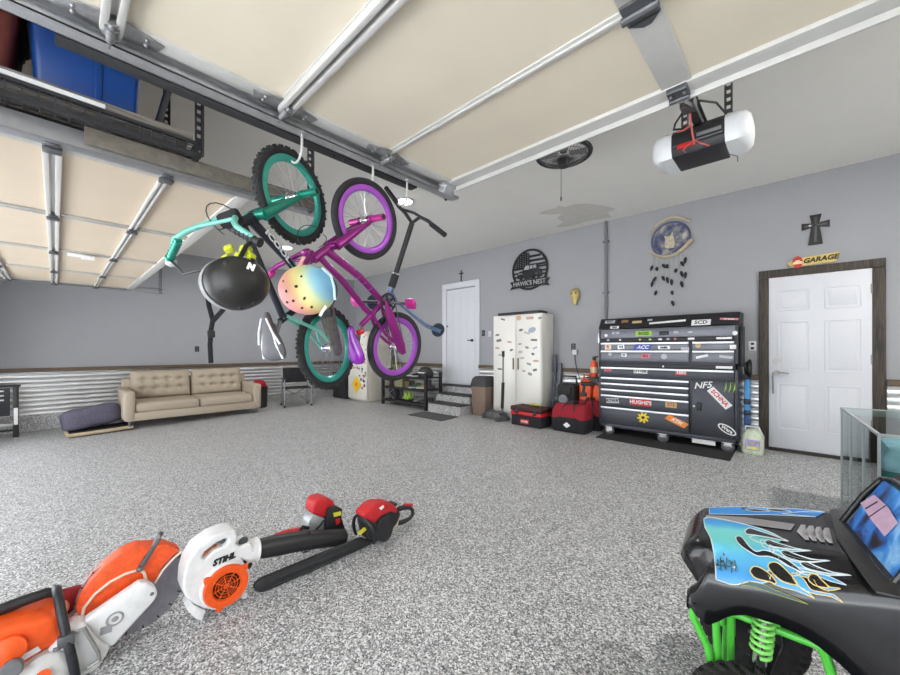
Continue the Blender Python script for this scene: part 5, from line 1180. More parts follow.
# ------------------------------------------------ helmets
def helmet(label, c, A, up, R, shell, vents, inner, strap_pts, strapm, sx=1.0, sy=1.12, band=None):
    A = V(A).normalized(); X = V(up).cross(A).normalized(); Y = A.cross(X); m4 = Matrix((X, Y, A)).transposed().to_4x4(); m4.translation = V(c)
    o = thing('bike_helmet', label, 'helmet', mat=m4)
    prof = [(.90*R, -.55*R), (.97*R, -.35*R), (1.0*R, -.1*R), (.98*R, .15*R), (.90*R, .42*R), (.75*R, .66*R), (.52*R, .84*R), (.25*R, .94*R), (.0, .965*R)]
    m = MB(); m.lathe(prof+[], n=40, sx=sx, sy=sy); m.bm.faces.ensure_lookup_table()
    bmesh.ops.delete(m.bm, geom=[f for f in m.bm.faces if len(f.verts) > 4 and abs(f.calc_center_median().z+.55*R) < .01*R], context='FACES')
    sh_ = m.build('shell', shell, o, 60); so_ = sh_.modifiers.new('t', 'SOLIDIFY'); so_.thickness = .006; so_.offset = -1
    m = MB(); m.lathe([(.86*R, -.60*R), (.93*R, -.58*R), (.95*R, -.40*R), (.84*R, -.3*R), (.80*R, .1*R), (.55*R, .6*R), (.0, .75*R)], n=32, sx=sx, sy=sy); bmesh.ops.delete(m.bm, geom=[f for f in m.bm.faces if len(f.verts) > 4 and f.calc_center_median().z < -.5*R], context='FACES'); ii = m.build('liner', inner, o, 60); s2 = ii.modifiers.new('t', 'SOLIDIFY'); s2.thickness = .004; s2.offset = -1
    for th_, ph, w, h in vents:
        n_ = V((math.cos(th_)*math.sin(ph), math.sin(th_)*math.sin(ph), math.cos(ph))); q = V((n_.x*R*sx, n_.y*R*sy, n_.z*R*.965)); n2 = V((n_.x/sx, n_.y/sy, n_.z/.965)).normalized(); u_, w_, _ = axes(n2)
        m = MB(); m.sph(q, (w, h, .006), 14, 8, Matrix((u_, w_, n2)).transposed()); m.build('vent', M_black, o)
    if band:
        m = MB(); m.lathe([(1.0*R, -.28*R), (1.02*R, -.33*R), (.985*R, -.60*R), (.93*R, -.62*R), (.95*R, -.3*R)], n=40, sx=sx, sy=sy); bmesh.ops.delete(m.bm, geom=[f for f in m.bm.faces if len(f.verts) > 4], context='FACES'); m.build('rim_band', band, o, 60)
    i4 = m4.inverted()
    for pts in strap_pts:
        m = MB(); pp = [i4 @ V(p) for p in pts]
        m.tube(pp, .010, 8, sx=1.0, sy=.25); m.build('strap', strapm, o)
    return o, i4
Fw, Rw_, Uw = ray(450, HZ), CW @ V((1, 0, 0)), V((0, 0, 1))
hc = at(238, 283, d=1.56)
o, i4 = helmet('matte black helmet with a grey rim hanging from the teal bicycle handlebar', hc, Rw_*.80-Fw*.58+Uw*.06, Uw, .111, mat('helmet_black', C8(34, 33, 32), .42, var=.05), [(2.5, .95, .014, .010), (3.6, 1.0, .013, .009), (-.1, .75, .010, .012), (5.1, .9, .012, .010), (4.6, 1.15, .012, .008), (1.2, .9, .012, .010)], mat('helmet_grey', C8(150, 150, 152), .7),
   [[at(207, 292, d=1.60), at(209, 306, d=1.60), at(213, 321, d=1.60)], [at(231, 300, d=1.62), at(222, 311, d=1.61), at(213, 321, d=1.60)], [at(213, 319, d=1.60), at(211, 330, d=1.60), at(210, 345, d=1.61), at(211, 363, d=1.62)], [at(240, 258, d=1.58), at(246, 246, d=1.56), at(251, 242, d=1.56)]], M_bfab, band=mat('helmet_grey', (.3, .3, .3), .7))
m = MB(); q = i4 @ at(211, 334, d=1.60); m.box(q, (.03, .03, .012), bev=.003); m.build('buckle', M_black, o)
m = MB(); m.text('N', .032, i4 @ frame(at(251, 267, d=1.458), Rw_*.85+Fw*.5-Uw*.35, Uw*.8+Rw_*.3), .003, .003); m.build('logo', M_stickw, o)
hc = at(307, 290, d=1.88)
def pastel():
    m, t, b = nm('pastel_rainbow'); L = t.links.new
    tc = t.nodes.new('ShaderNodeTexCoord'); s = t.nodes.new('ShaderNodeSeparateXYZ'); L(tc.outputs['Object'], s.inputs[0])
    a = t.nodes.new('ShaderNodeMath'); a.operation = 'MULTIPLY_ADD'; a.inputs[1].default_value = 1/.28; a.inputs[2].default_value = .5
    ad = t.nodes.new('ShaderNodeMath'); ad.operation = 'MULTIPLY_ADD'; ad.inputs[1].default_value = .45
    L(s.outputs['Y'], ad.inputs[0]); L(s.outputs['X'], ad.inputs[2]); L(ad.outputs[0], a.inputs[0])
    r = t.nodes.new('ShaderNodeValToRGB'); e = r.color_ramp.elements
    e[0].position = .26; e[0].color = (*C8(240, 160, 158), 1); e[1].position = .97; e[1].color = (*C8(120, 180, 214), 1)
    for p, c in ((.45, (244, 188, 150)), (.60, (244, 226, 150)), (.76, (214, 226, 170)), (.87, (150, 200, 214))): q = e.new(p); q.color = (*C8(*c), 1)
    L(a.outputs[0], r.inputs[0]); L(r.outputs[0], b.inputs['Base Color']); b.inputs['Roughness'].default_value = .45; return m
vs = [(2.6, .55, .008, .006), (.4, .18, .007, .009), (3.4, .30, .008, .007), (4.0, .62, .007, .006), (4.6, .42, .006, .007), (5.0, .75, .007, .005), (5.6, .55, .010, .006), (.9, .55, .005, .006), (5.4, .95, .007, .006), (6.1, .75, .010, .008), (3.6, .9, .006, .006), (.25, 1.0, .014, .010)]
o, i4 = helmet('pastel rainbow helmet with small dark vents hanging from the purple bicycle handlebar', hc, -Rw_*.20-Fw*.93-Uw*.10, Uw, .125, pastel(), vs, mat('liner_grey', C8(60, 62, 66), .8),
   [[at(298, 274, d=1.83), at(301, 262, d=1.84), at(304, 257, d=1.86)]], mat('pink_strap', C8(232, 160, 156), .8))
m = MB(); q = [i4 @ at(px, py, d=1.86) for px, py in ((322, 268), (331, 276), (334, 288), (335, 300))]; m.tube(q, .007, 8); m.build('rim_trim', mat('pale_blue_trim', C8(200, 220, 234), .4), o)
m = MB(); m.tube([i4 @ at(px, py, d=1.84) for px, py in ((326, 306), (322, 312), (320, 316))], .008, 8, sy=.4); m.build('strap', M_stickw, o)

# ============================================================ ride-on truck, right foreground
TO = V((-.27, 1.67, fz(1.67))); TB = V((.996, .0906, 0)); TS = V((.0906, -.996, 0))
tr = thing('ride_on_truck', 'black childs ride-on monster truck with flame decals in the right foreground', 'ride-on truck', TO)
def TL(l, s, z): return TB*l+TS*s+V((0, 0, z-TO.z))          # l back from the nose, s to the near side, z absolute
def lerpt(tab, x):
    if x <= tab[0][0]: return tab[0][1]
    for (a, b), (c, d) in zip(tab, tab[1:]):
        if x <= c: t = (x-a)/(c-a); return b+(d-b)*t
    return tab[-1][1]
def zh(l): return lerpt([(-.06, .46), (-.045, .505), (-.02, .54), (.0, .555), (.38, .633), (1.0, .635)], l)
def zs(l): return lerpt([(-.06, .425), (-.03, .462), (0, .528), (.056, .528), (.28, .570), (.40, .606), (.47, .62), (1.0, .62)], l)
def zl(l): return lerpt([(-.06, .40), (-.03, .37), (.0, .355), (.03, .372), (.07, .405), (.12, .425), (.20, .43), (.27, .415), (.33, .375), (.40, .30), (.46, .20), (.5, .16), (1.0, .16)], l)
def sst(x): x = max(0, min(1, x)); return x*x*(3-2*x)
def ZT(l, s): return zh(l)-(zh(l)-zs(l))*sst((abs(s)-.17)/.125)
blk = mat('body_black_gloss', C8(20, 20, 23), .24, var=.08, sc=14, coat=.4)
def bodyprof(l):
    pts = []
    a = [(.300, zl(l)), (.307, zl(l)*.55+zs(l)*.45), (.308, zs(l)-.045), (.305, zs(l)-.024), (.300, zs(l)-.011), (.292, zs(l)-.003)]+[(s, ZT(l, s)) for s in (.284, .272, .26, .248, .235, .22, .205, .19, .175, .15, .12, .09, .06, .03)]
    for s, z in a: pts.append((s, z))
    pts.append((0, ZT(l, 0))); pts += [(-s, z) for s, z in a[::-1]]
    return pts
def NT(l, s): return math.exp(-((abs(s)-.222)/.030)**2)*sst(1-(l+.055)/.125)
ls = [-.055, -.045, -.03, -.015]+[i*.02 for i in range(0, 26)]+[.56, .7, .95]
prof = [bodyprof(l) for l in ls]; nv = len(prof[0])
m = MB(); vv = [[m.bm.verts.new(TL(l+.036*sst((abs(s)-.12)/.18)*max(0, 1-max(0, l)/.14)+NT(l, s)*.075, s*(.97 if l < -.03 else 1), z-NT(l, s)*.085)) for s, z in p] for l, p in zip(ls, prof)]
for i in range(len(ls)-1):
    for j in range(nv-1):
        mid = (ls[i]+ls[i+1])/2
        if mid > .47 and abs(prof[i][j][0]) < .24 and abs(prof[i][j+1][0]) < .24: continue     # open cockpit
        m._f((vv[i][j], vv[i+1][j], vv[i+1][j+1], vv[i][j+1]))
bdy = m.build('body_shell', blk, tr, 50); so2 = bdy.modifiers.new('t', 'SOLIDIFY'); so2.thickness = .008; so2.offset = -1
def T3(u, v): return (670+u*.3038, 470+v*.3037)
from mathutils.bvhtree import BVHTree
_me = bdy.data; bvh = BVHTree.FromPolygons([v.co[:] for v in _me.vertices], [p.vertices[:] for p in _me.polygons])
def onbody(px, py, h):
    c = V((0, 0, CAM_H))-TO; r = ray(px, py).normalized(); loc, n, _, _ = bvh.ray_cast(c, r)
    if loc is None: return None
    if n.dot(r) > 0: n = -n
    return loc+n*h
def decal(pts, h, mt, name='decal', cuts=3, outline=None, ow=.0022):
    pp = [T3(u, v) for u, v in pts]
    t = bmesh.new(); f = t.faces.new([t.verts.new((x, y, 0)) for x, y in pp]); bmesh.ops.triangulate(t, faces=[f])
    for _ in range(cuts): bmesh.ops.subdivide_edges(t, edges=[e for e in t.edges if e.calc_length() > 4], cuts=1); bmesh.ops.triangulate(t, faces=[f for f in t.faces if len(f.verts) > 3])
    bad = []
    for v in t.verts:
        q = onbody(v.co.x, v.co.y, h)
        if q is None: bad.append(v)
        else: v.co = q
    bmesh.ops.delete(t, geom=bad, context='VERTS')
    m = MB(); m.merge(t); bmesh.ops.recalc_face_normals(m.bm, faces=m.bm.faces)
    o = m.build(name, mt, bdy, 80)
    if outline:
        m = MB(); path = []
        for (x0, y0), (x1, y1) in zip(pp, pp[1:]+pp[:1]):
            for k in range(3):
                q = onbody(x0+(x1-x0)*k/3, y0+(y1-y0)*k/3, h+.0005)
                if q is not None: path.append(q)
        if len(path) < 6: return o
        m.tube(path, ow, 5, closed=True); m.build('decal_outline', outline, bdy, 80)
    return o
def flame_mat():
    m, t, b = nm('flame_print'); L = t.links.new; tc = t.nodes.new('ShaderNodeTexCoord'); s = t.nodes.new('ShaderNodeSeparateXYZ'); L(tc.outputs['Object'], s.inputs[0])
    n = t.nodes.new('ShaderNodeTexNoise'); n.inputs['Scale'].default_value = 9; n.inputs['Detail'].default_value = 2; L(tc.outputs['Object'], n.inputs['Vector'])
    a = t.nodes.new('ShaderNodeMath'); a.operation = 'MULTIPLY_ADD'; a.inputs[1].default_value = -1.75; a.inputs[2].default_value = .36; L(s.outputs['Y'], a.inputs[0])
    c = t.nodes.new('ShaderNodeMath'); c.operation = 'MULTIPLY_ADD'; c.inputs[1].default_value = .22; L(n.outputs['Fac'], c.inputs[0]); L(a.outputs[0], c.inputs[2])
    r = t.nodes.new('ShaderNodeValToRGB'); e = r.color_ramp.elements; e[0].position = .25; e[0].color = (*C8(52, 138, 214), 1); e[1].position = 1.0; e[1].color = (*C8(70, 150, 220), 1)
    for p, cc in ((.48, (64, 160, 226)), (.60, (120, 214, 214)), (.74, (112, 208, 205)), (.86, (88, 176, 220))): q = e.new(p); q.color = (*C8(*cc), 1)
    L(c.outputs[0], r.inputs[0]); L(r.outputs[0], b.inputs['Base Color']); b.inputs['Roughness'].default_value = .35; return m
flm = flame_mat(); pale = mat('flame_outline_pale', C8(214, 222, 222), .4); yel = mat('flame_outline_yellow', C8(232, 206, 130), .4)
def smooth(pts, n=4, keep=()):
    out = []; N = len(pts)
    for i in range(N):
        p0, p1, p2, p3 = [V((*pts[(i+k) % N], 0)) for k in (-1, 0, 1, 2)]
        if i in keep: p0 = p1
        if (i+1) % N in keep: p3 = p2
        for k in range(n):
            t = k/n; q = .5*((2*p1)+(-p0+p2)*t+(2*p0-5*p1+4*p2-p3)*t*t+(-p0+3*p1-3*p2+p3)*t**3); out.append((q.x, q.y))
    return out
decal([(130, 125), (250, 122), (330, 129), (420, 130), (510, 141), (430, 140), (370, 146), (480, 157), (400, 153), (330, 150), (262, 150), (130, 147)], .0022, flm, 'flame_decal', 3, pale, .0012)
for g in ([(250, 134), (280, 132), (330, 140), (280, 141)], [(318, 133), (350, 132), (400, 141), (350, 141)]): decal(smooth(g, 3), .0040, blk, 'flame_gap', 2, pale, .0010)
# each lick is drawn as its own closed outline: body first, then long tongues
body = [(112, 163), (128, 157), (180, 166), (245, 181), (300, 196), (345, 214), (372, 230), (330, 224), (285, 219), (262, 224), (290, 240), (330, 250), (345, 268), (330, 282), (375, 292), (410, 318), (430, 345), (400, 352), (360, 335), (330, 330), (318, 345), (335, 365), (300, 372), (262, 366), (225, 376), (195, 374), (152, 360), (150, 320), (148, 280), (134, 225), (116, 192)]
decal(smooth(body, 2, (0, 1, 6, 22, 26)), .0022, flm, 'flame_decal', 3, pale, .0016)
for tng, oc in (([(300, 232), (340, 246), (400, 262), (465, 269), (400, 272), (350, 268), (310, 256)], pale),
          ([(330, 250), (380, 280), (440, 296), (527, 302), (450, 308), (400, 302), (340, 280)], pale),
          ([(360, 288), (410, 296), (470, 322), (540, 342), (597, 350), (530, 350), (470, 342), (420, 330), (370, 310)], pale),
          ([(400, 318), (450, 330), (510, 348), (548, 364), (582, 382), (530, 370), (490, 354), (440, 346)], pale),
          ([(420, 338), (465, 342), (490, 352), (508, 374), (530, 388), (562, 392), (520, 398), (486, 384), (470, 362), (430, 352)], yel),
          ([(404, 340), (440, 362), (462, 392), (500, 402), (540, 410), (568, 434), (530, 416), (480, 408), (440, 394), (408, 366)], yel),
          ([(340, 345), (366, 366), (400, 376), (440, 392), (478, 423), (420, 398), (370, 386), (330, 368)], yel),
          ([(250, 366), (300, 374), (340, 390), (400, 414), (455, 440), (380, 418), (320, 398), (270, 382), (235, 378)], mat('flame_olive', C8(140, 150, 70), .4))):
    decal(smooth(tng, 3, (3,) if len(tng) == 7 else (4,)), .0026, flm if oc is not None and oc.name != 'flame_olive' else mat('flame_dark_teal', C8(52, 78, 84), .4), 'flame_tongue', 3, oc, .0013)
for k, g in enumerate(([(248, 205), (262, 196), (285, 202), (340, 220), (390, 239), (330, 228), (280, 219), (256, 216)], [(217, 228), (226, 222), (240, 228), (262, 255), (285, 272), (312, 268), (350, 280), (400, 308), (440, 342), (395, 322), (360, 300), (325, 288), (290, 287), (255, 268), (228, 248)], [(314, 240), (328, 235), (352, 244), (420, 264), (460, 270), (400, 266), (345, 258), (322, 252)], [(366, 272), (384, 268), (410, 280), (470, 298), (524, 303), (450, 306), (400, 298), (374, 284)], [(430, 308), (450, 306), (480, 320), (540, 342), (592, 350), (530, 346), (470, 334), (440, 322)], [(265, 338), (276, 322), (298, 326), (328, 346), (352, 374), (318, 368), (282, 358)], [(324, 322), (334, 308), (356, 310), (386, 336), (420, 378), (384, 374), (346, 352)], [(456, 362), (464, 346), (486, 350), (500, 366), (524, 390), (490, 386), (466, 376)])):
    decal(smooth(g, 3), .0042, blk, 'flame_gap', 2, yel if k >= 5 else pale, .0016)
grs = mat('stripe_grey', C8(158, 156, 158), .35, .3)
decal([(122, 150), (250, 158), (412, 180), (398, 201), (250, 180), (114, 160)], .0026, grs, 'center_stripe', 2)
for k in range(4):
    x, y = 432+26*k, 183+3.5*k; decal([(x, y), (x+15, y+.6), (x+1, y+24), (x+28, y+52), (x+13, y+50), (x-14, y+23)], .0034, mat('chevron_grey', C8(176, 174, 176), .35, .2), 'chevron', 1)
m = MB()
for u0, v0, u1, v1 in ((160, 296, 162, 330), (170, 290, 168, 334), (178, 300, 184, 328), (188, 292, 186, 332), (196, 300, 206, 320), (206, 304, 204, 340), (214, 300, 218, 336), (158, 318, 222, 322)):
    p, q = onbody(*T3(u0, v0), .0035), onbody(*T3(u1, v1), .0035)
    if p and q: m.tube([p, q], .0016, 5)
m.build('scribble_mark', mat('ink_green', C8(40, 70, 60), .5), bdy)
for l0, s0, z0 in ((.452, -.20, 0), (.452, .20, 0), (.10, .27, 0)):
    m = MB(); m.sph(TL(l0, s0, ZT(l0, s0)+.002), (.006, .006, .004), 8, 6); m.build('screw', M_steel, bdy)
# cowl and windscreen
def A(px, py, z): return at(px, py, Z=z)-TO
wb0 = at(847, 523, Z=.638)-TO; wb1 = at(893, 577, Z=.638)-TO; wt0 = at(883, 480, Y=at(847, 523, Z=.638).y-.01)-TO; wt1 = wb1+(wt0-wb0)
cow = mat('cowl_smoke_black', C8(40, 38, 38), .35, var=.3, sc=20)
m = MB(); m.prism([A(829.6, 511, .628), A(835.5, 538, .630), A(852, 562, .630), A(876, 594, .628), V((.30, 1.36, .628))-TO, V((.34, 1.95, .628))-TO, V((.12, 1.97, .624))-TO], (0, 0, .007), .002); m.build('cowl', cow, tr)
def wind_mat():
    m, t, b = nm('windscreen_print'); L = t.links.new; tc = t.nodes.new('ShaderNodeTexCoord')
    n = t.nodes.new('ShaderNodeTexNoise'); n.inputs['Scale'].default_value = 11; n.inputs['Detail'].default_value = 5; n.inputs['Distortion'].default_value = .8; L(tc.outputs['Object'], n.inputs['Vector'])
    r = t.nodes.new('ShaderNodeValToRGB'); e = r.color_ramp.elements; e[0].position = .36; e[0].color = (*C8(18, 24, 38), 1); e[1].position = .68; e[1].color = (*C8(150, 205, 245), 1)
    for p, cc in ((.45, (24, 80, 160)), (.56, (40, 140, 225))): q = e.new(p); q.color = (*C8(*cc), 1)
    L(n.outputs['Fac'], r.inputs[0]); L(r.outputs[0], b.inputs['Base Color']); b.inputs['Roughness'].default_value = .3; return m
nW = (wb1-wb0).cross(wt0-wb0).normalized()
if nW.x > 0: nW = -nW
m = MB(); m.prism([wb0, wb1, wt1, wt0], -nW*.008); m.build('windscreen', wind_mat(), tr, 0)
def onwin(px, py, e=.003):
    r = ray(px, py); c = V((0, 0, CAM_H))-TO; t = (wb0-c).dot(nW)/r.dot(nW); return c+r*t+nW*e
pkm = mat('pink_sticker', C8(206, 172, 196), .5, var=.08, sc=60)
m = MB(); m.prism([onwin(862, 504), onwin(876, 495.5), onwin(890, 508), onwin(900, 524), onwin(896, 527), onwin(886.5, 537), onwin(874, 522)], nW*.0015); m.build('pink_sticker', pkm, tr, 0)
m = MB(); m.tube([onwin(868, 510, .006), onwin(880, 503, .006)], .002, 5); m.tube([onwin(872, 518, .006), onwin(888, 507, .006)], .0012, 5); m.build('sticker_line', mat('dark_line', C8(60, 60, 80), .5), tr)
m = MB(); fr_ = [wb0+V((-.012, .02, -.01)), wb0.lerp(wt0, .6)+V((-.008, .02, 0)), wt0+V((-.0, .012, .0)), wt0.lerp(wt1, .15)+V((.01, 0, .012)), wt1+V((.01, 0, .012)), wt1+V((0, -.012, 0)), wb1+V((0, -.02, -.01))]
m.tube(fr_, .009, 10); m.tube([wb0+V((-.012, .02, -.008)), wb1+V((-.012, -.02, -.008))], .007, 8); m.build('windscreen_frame', blk, tr)
m = MB(); m.tube([wt0+V((.03, .03, .0)), V((.42, 1.86, .70))-TO, V((.62, 1.9, .61))-TO], .018, 10); m.tube([wt1+V((.03, -.03, 0)), V((.48, 1.36, .70))-TO, V((.66, 1.40, .61))-TO], .018, 10); m.build('side_bar', blk, tr)
m = MB(); m.box(TL(.62, 0, .36), (.34, .40, .06), rot=(0, 0, .09), bev=.02); m.box(TL(.80, 0, .56), (.06, .40, .40), rot=(0, .15, .09), bev=.025); m.build('seat', M_blackm, tr)
m = MB(); m.torus(TL(.66, 0, .64), TB*.8+V((0, 0, .5)), .09, .012, 30, 8); m.tube([TL(.66, 0, .64), TL(.56, 0, .58)], .014, 8); m.build('steering_wheel', M_black, tr)
# door seam
m = MB(); m.bar(TL(.50, .3035, .22), TL(.50, .3035, .585), .003, .004); m.build('door_seam', M_blackm, tr)
# green chassis
grn = mat('chassis_green', C8(84, 196, 66), .4, var=.08); grd = mat('spring_green', C8(140, 222, 110), .4)
m = MB()
for s in (-.20, .20):
    m.tube([TL(.0, s, .40), TL(.06, s, .365), TL(.5, s, .345), TL(.95, s, .345)], .012, 10); m.tube([TL(.34, s, .22), TL(.95, s, .20)], .012, 10)
    m.tube([TL(.0, s, .39), TL(-.012, s*.95, .30), TL(.03, s*.98, .22), TL(.05, s*.9, .10)], .012, 10); m.tube([TL(.05, s, .37), TL(.06, s*.85, .09)], .011, 10); m.tube([TL(.09, s*.7, .36), TL(.09, s*.65, .09)], .011, 10)
    m.tube([TL(.30, s, .35), TL(.34, s, .20)], .012, 10); m.tube([TL(.62, s, .35), TL(.60, s, .20)], .012, 10)
for l, z in ((.03, .37), (.07, .09), (.34, .345), (.34, .20), (.9, .345)): m.tube([TL(l, -.2, z), TL(l, .2, z)], .011, 10)
for l in (.20,): m.box(TL(l, .195, .38), (.02, .015, .05))
m.build('chassis_frame', grn, tr)
for s in (-1, 1):
    for l in (.165, .72):
        a_, b_ = TL(l+.01, s*.235, .425), TL(l-.002, s*.228, .285); N = 7*14
        d = (b_-a_); u_, w_, _ = axes(d)
        m = MB(); m.tube([a_+d*(k/N)+(u_*math.cos(2*PI*k/14)+w_*math.sin(2*PI*k/14))*.024 for k in range(N+1)], .0052, 6); m.build('coil_spring', grd, tr)
        m = MB(); m.cyl(a_, b_+d*.45, .009, n=10); m.cyl(b_-d*.02, b_+d*.22, .017, n=12); m.build('shock_rod', M_chrome, tr)
        m = MB(); m.bar(TL(l, s*.05, .23), TL(l-.03, s*.26, .09), .03, .02); m.bar(TL(l+.05, s*.05, .22), TL(l-.03, s*.26, .08), .012, .012); m.build('suspension_arm', M_black, tr)
        R_ = .175; c = TL(l-.015, s*.285, fz(1.67+(-.28 if s > 0 else .28))+R_+.002); wz = .07
        m = MB(); m.lathe([(.09, -wz*.9), (.15, -wz), (R_*.93, -wz*.92), (R_*.975, -wz*.6), (R_*.975, wz*.6), (R_*.93, wz*.92), (.15, wz), (.09, wz*.9)], c, TS, 40)
        for k in range(30):
            a = 2*PI*k/30; u_, w_, _ = axes(TS); e_ = u_*math.cos(a)+w_*math.sin(a); tt = TS.cross(e_)
            for sd in (-1, 1):
                ctr = c+e_*(R_*.975)+TS*sd*.036; dirn = (TS*sd*.8+tt*.55).normalized(); m.box(ctr, (.05, .016, .014), Matrix((dirn, e_.cross(dirn), e_)).transposed(), .004)
                m.box(c+e_*(R_*.90)+TS*sd*wz*.95, (.010, .02, .03), Matrix((TS, tt, e_)).transposed(), .003)
        w = m.build('wheel', mat('truck_tyre', C8(44, 42, 42), .85, var=.3, sc=40, bump=.2), tr, 30)
        m = MB(); m.lathe([(0, -.05), (.085, -.055), (.095, -.07), (.095, .07), (.085, .055), (.03, .06), (0, .065)], c, TS, 30); m.build('rim', M_dsteel, w)

# ------------------------------------------------ glass case behind the truck
gc = thing('glass_case', 'clear glass sided display case with thin grey edges behind the ride-on truck', 'glass case', (.60, 3.58, fz(3.58)))
GL = glass_mat('case_glass'); z1 = .75-gc.location.z
def gp_(x, y, z): return V((x, y, z))-V((.60, 3.58, 0))
c4 = [(.235, 4.18), (.305, 2.99), (1.02, 3.03), (.95, 4.22)]
def zf(y): return fz(y)-gc.location.z+.004
names = ['left_pane', 'front_pane', 'right_pane', 'back_pane']
for k in range(4):
    a, b = c4[k], c4[(k+1) % 4]; d = V((b[0]-a[0], b[1]-a[1], 0)).normalized(); n_ = V((-d.y, d.x, 0))*.006
    m = MB(); m.prism([gp_(*a, 0)+V((0, 0, zf(a[1])+.02)), gp_(*b, 0)+V((0, 0, zf(b[1])+.02)), gp_(*b, 0)+V((0, 0, z1-.008)), gp_(*a, 0)+V((0, 0, z1-.008))], n_); m.build('glass_pane', GL, gc, 0)
m = MB(); m.prism([gp_(*p, 0)+V((0, 0, z1-.006)) for p in c4], (0, 0, .01)); m.build('glass_top', GL, gc, 0)
edge = mat('case_edge_grey', C8(170, 176, 176), .3, .3)
m = MB()
for k in range(4): a, b = c4[k], c4[(k+1) % 4]; m.bar(gp_(*a, 0)+V((0, 0, z1)), gp_(*b, 0)+V((0, 0, z1)), .014, .014)
m.build('top_trim', edge, gc); m = MB()
for k in range(4):
    a, b = c4[k], c4[(k+1) % 4]
    m.bar(gp_(*a, 0)+V((0, 0, zf(a[1])+.012)), gp_(*b, 0)+V((0, 0, zf(b[1])+.012)), .02, .02)
m.build('base_trim', edge, gc)
for a in c4+[(.258, 3.79), (.282, 3.38)]:
    m = MB(); m.bar(gp_(*a, 0)+V((0, 0, zf(a[1]))), gp_(*a, 0)+V((0, 0, z1)), .012, .012, up=(1, 0, 0)); m.build('corner_post', edge, gc)
tu = thing('storage_tub', 'teal plastic tub with a white and blue lid standing inside the glass case', 'tub', (.62, 3.26, fz(3.26)+.02))
m = MB(); m.rings([sqring(.25, .17, 0), sqring(.285, .20, .62)]); m.build('body', mat('teal_plastic', C8(64, 128, 124), .4, var=.1), tu)
m = MB(); m.rings([sqring(.292, .207, .60), sqring(.295, .21, .66), sqring(.27, .19, .72)]); m.build('lid', mat('lid_white_blue', C8(190, 208, 228), .4, var=.25, sc=12), tu)

# ============================================================ power tools on the floor, left foreground
def PL(pts, X, o): return [at(px, py, X=X)-o for px, py in pts]
wht = mat('tool_white', C8(226, 226, 226), .4, var=.06); org = mat('tool_orange', C8(238, 88, 24), .42, var=.08); orr = mat('worn_orange', C8(232, 84, 30), .55, var=.18, sc=40)
# ---- concrete saw
XB = -2.30; so_ = V((XB, .1, fz(.1)))
cs = thing('cutoff_saw', 'orange and white cut-off saw with a large grey blade, far left of the tools', 'cut-off saw', so_)
S_ = lambda px, py, X=XB: at(px, py, X=X)-so_
import itertools
# circle through three rim points of the blade
p1, p2, p3 = [S_(*q) for q in ((185.5, 566), (166.8, 610), (118.7, 637))]
def circ(a, b, c):
    ax_, ay, bx_, by, cx, cy = a.y, a.z, b.y, b.z, c.y, c.z
    d = 2*(ax_*(by-cy)+bx_*(cy-ay)+cx*(ay-by)); A2, B2, C2 = ax_**2+ay**2, bx_**2+by**2, cx**2+cy**2
    y = (A2*(by-cy)+B2*(cy-ay)+C2*(ay-by))/d; z = (A2*(cx-bx_)+B2*(ax_-cx)+C2*(bx_-ax_))/d
    return y, z, math.hypot(ax_-y, ay-z)
by_, bz_, br_ = circ(p1, p2, p3)
br_ = min(br_, .22); bc = V((0, by_, bz_))
print('BLADE', by_, bz_, br_)
m = MB(); m.lathe([(0, -.003), (br_*.985, -.003), (br_*.985, .003), (0, .003)], bc, (1, 0, 0), 64)
for k in range(20):
    a = 2*PI*k/20; e = V((0, math.cos(a), math.sin(a))); t_ = V((0, -math.sin(a), math.cos(a))); m.box(bc+e*br_*.965, (.009, br_*.27, br_*.07), Matrix((V((1, 0, 0)), t_, e)).transposed())
bl_ = m.build('blade', mat('blade_grey', C8(142, 140, 148), .5, .4, var=.12, sc=25), cs, 30)
m = MB()
for k in range(20):
    a = 2*PI*(k+.5)/20; e = V((0, math.cos(a), math.sin(a))); t_ = V((0, -math.sin(a), math.cos(a))); m.box(bc+e*br_*.96, (.0085, .006, br_*.085), Matrix((V((1, 0, 0)), t_, e)).transposed())
m.build('blade_slots', M_blackm, bl_)
m = MB(); m.lathe([(0, -.012), (.05, -.012), (.05, .012), (0, .014)], bc, (1, 0, 0), 30); m.build('flange', M_steel, cs)
g_out = [(76, 608), (80, 598), (90, 582), (105, 566), (122, 553), (138, 546), (148, 546), (165, 544), (181, 550), (172, 557), (162, 568), (155, 582), (146, 580), (140, 584), (122, 592), (104, 604), (90, 616), (80, 622)]
m = MB(); m.prism(PL(g_out, XB+.045, so_), (-.085, 0, 0), .006, 2); gd_ = m.build('blade_guard', orr, cs)
m = MB(); pts = PL([(81, 622), (84, 608), (95, 594), (110, 582), (125, 574), (138, 570), (144, 572), (146, 580)], XB+.05, so_); m.tube(pts, .006, 8); m.tube(PL([(155, 583), (163, 570), (173, 559), (181, 552)], XB+.05, so_), .005, 8); m.build('guard_rim', mat('guard_rim_cream', C8(226, 206, 186), .5), cs)
m = MB(); m.bar(S_(139, 570, XB+.06), S_(159, 538, XB+.03), .022, .02, up=(1, 0, 0), bev=.005); m.tube([S_(157, 541, XB+.03), S_(160, 535, XB+.03), S_(161, 533, XB+.02)], .011, 8); m.sph(S_(140, 569, XB+.065), .014, 10, 8); m.build('guard_lever', M_dsteel, cs)
arm = [(84, 622), (140, 583), (148, 583), (156, 588), (158, 595), (154, 602), (112, 648), (98, 640)]
m = MB(); m.prism(PL(arm, XB+.12, so_), (-.055, 0, 0), .012, 3); ar = m.build('belt_cover', wht, cs)
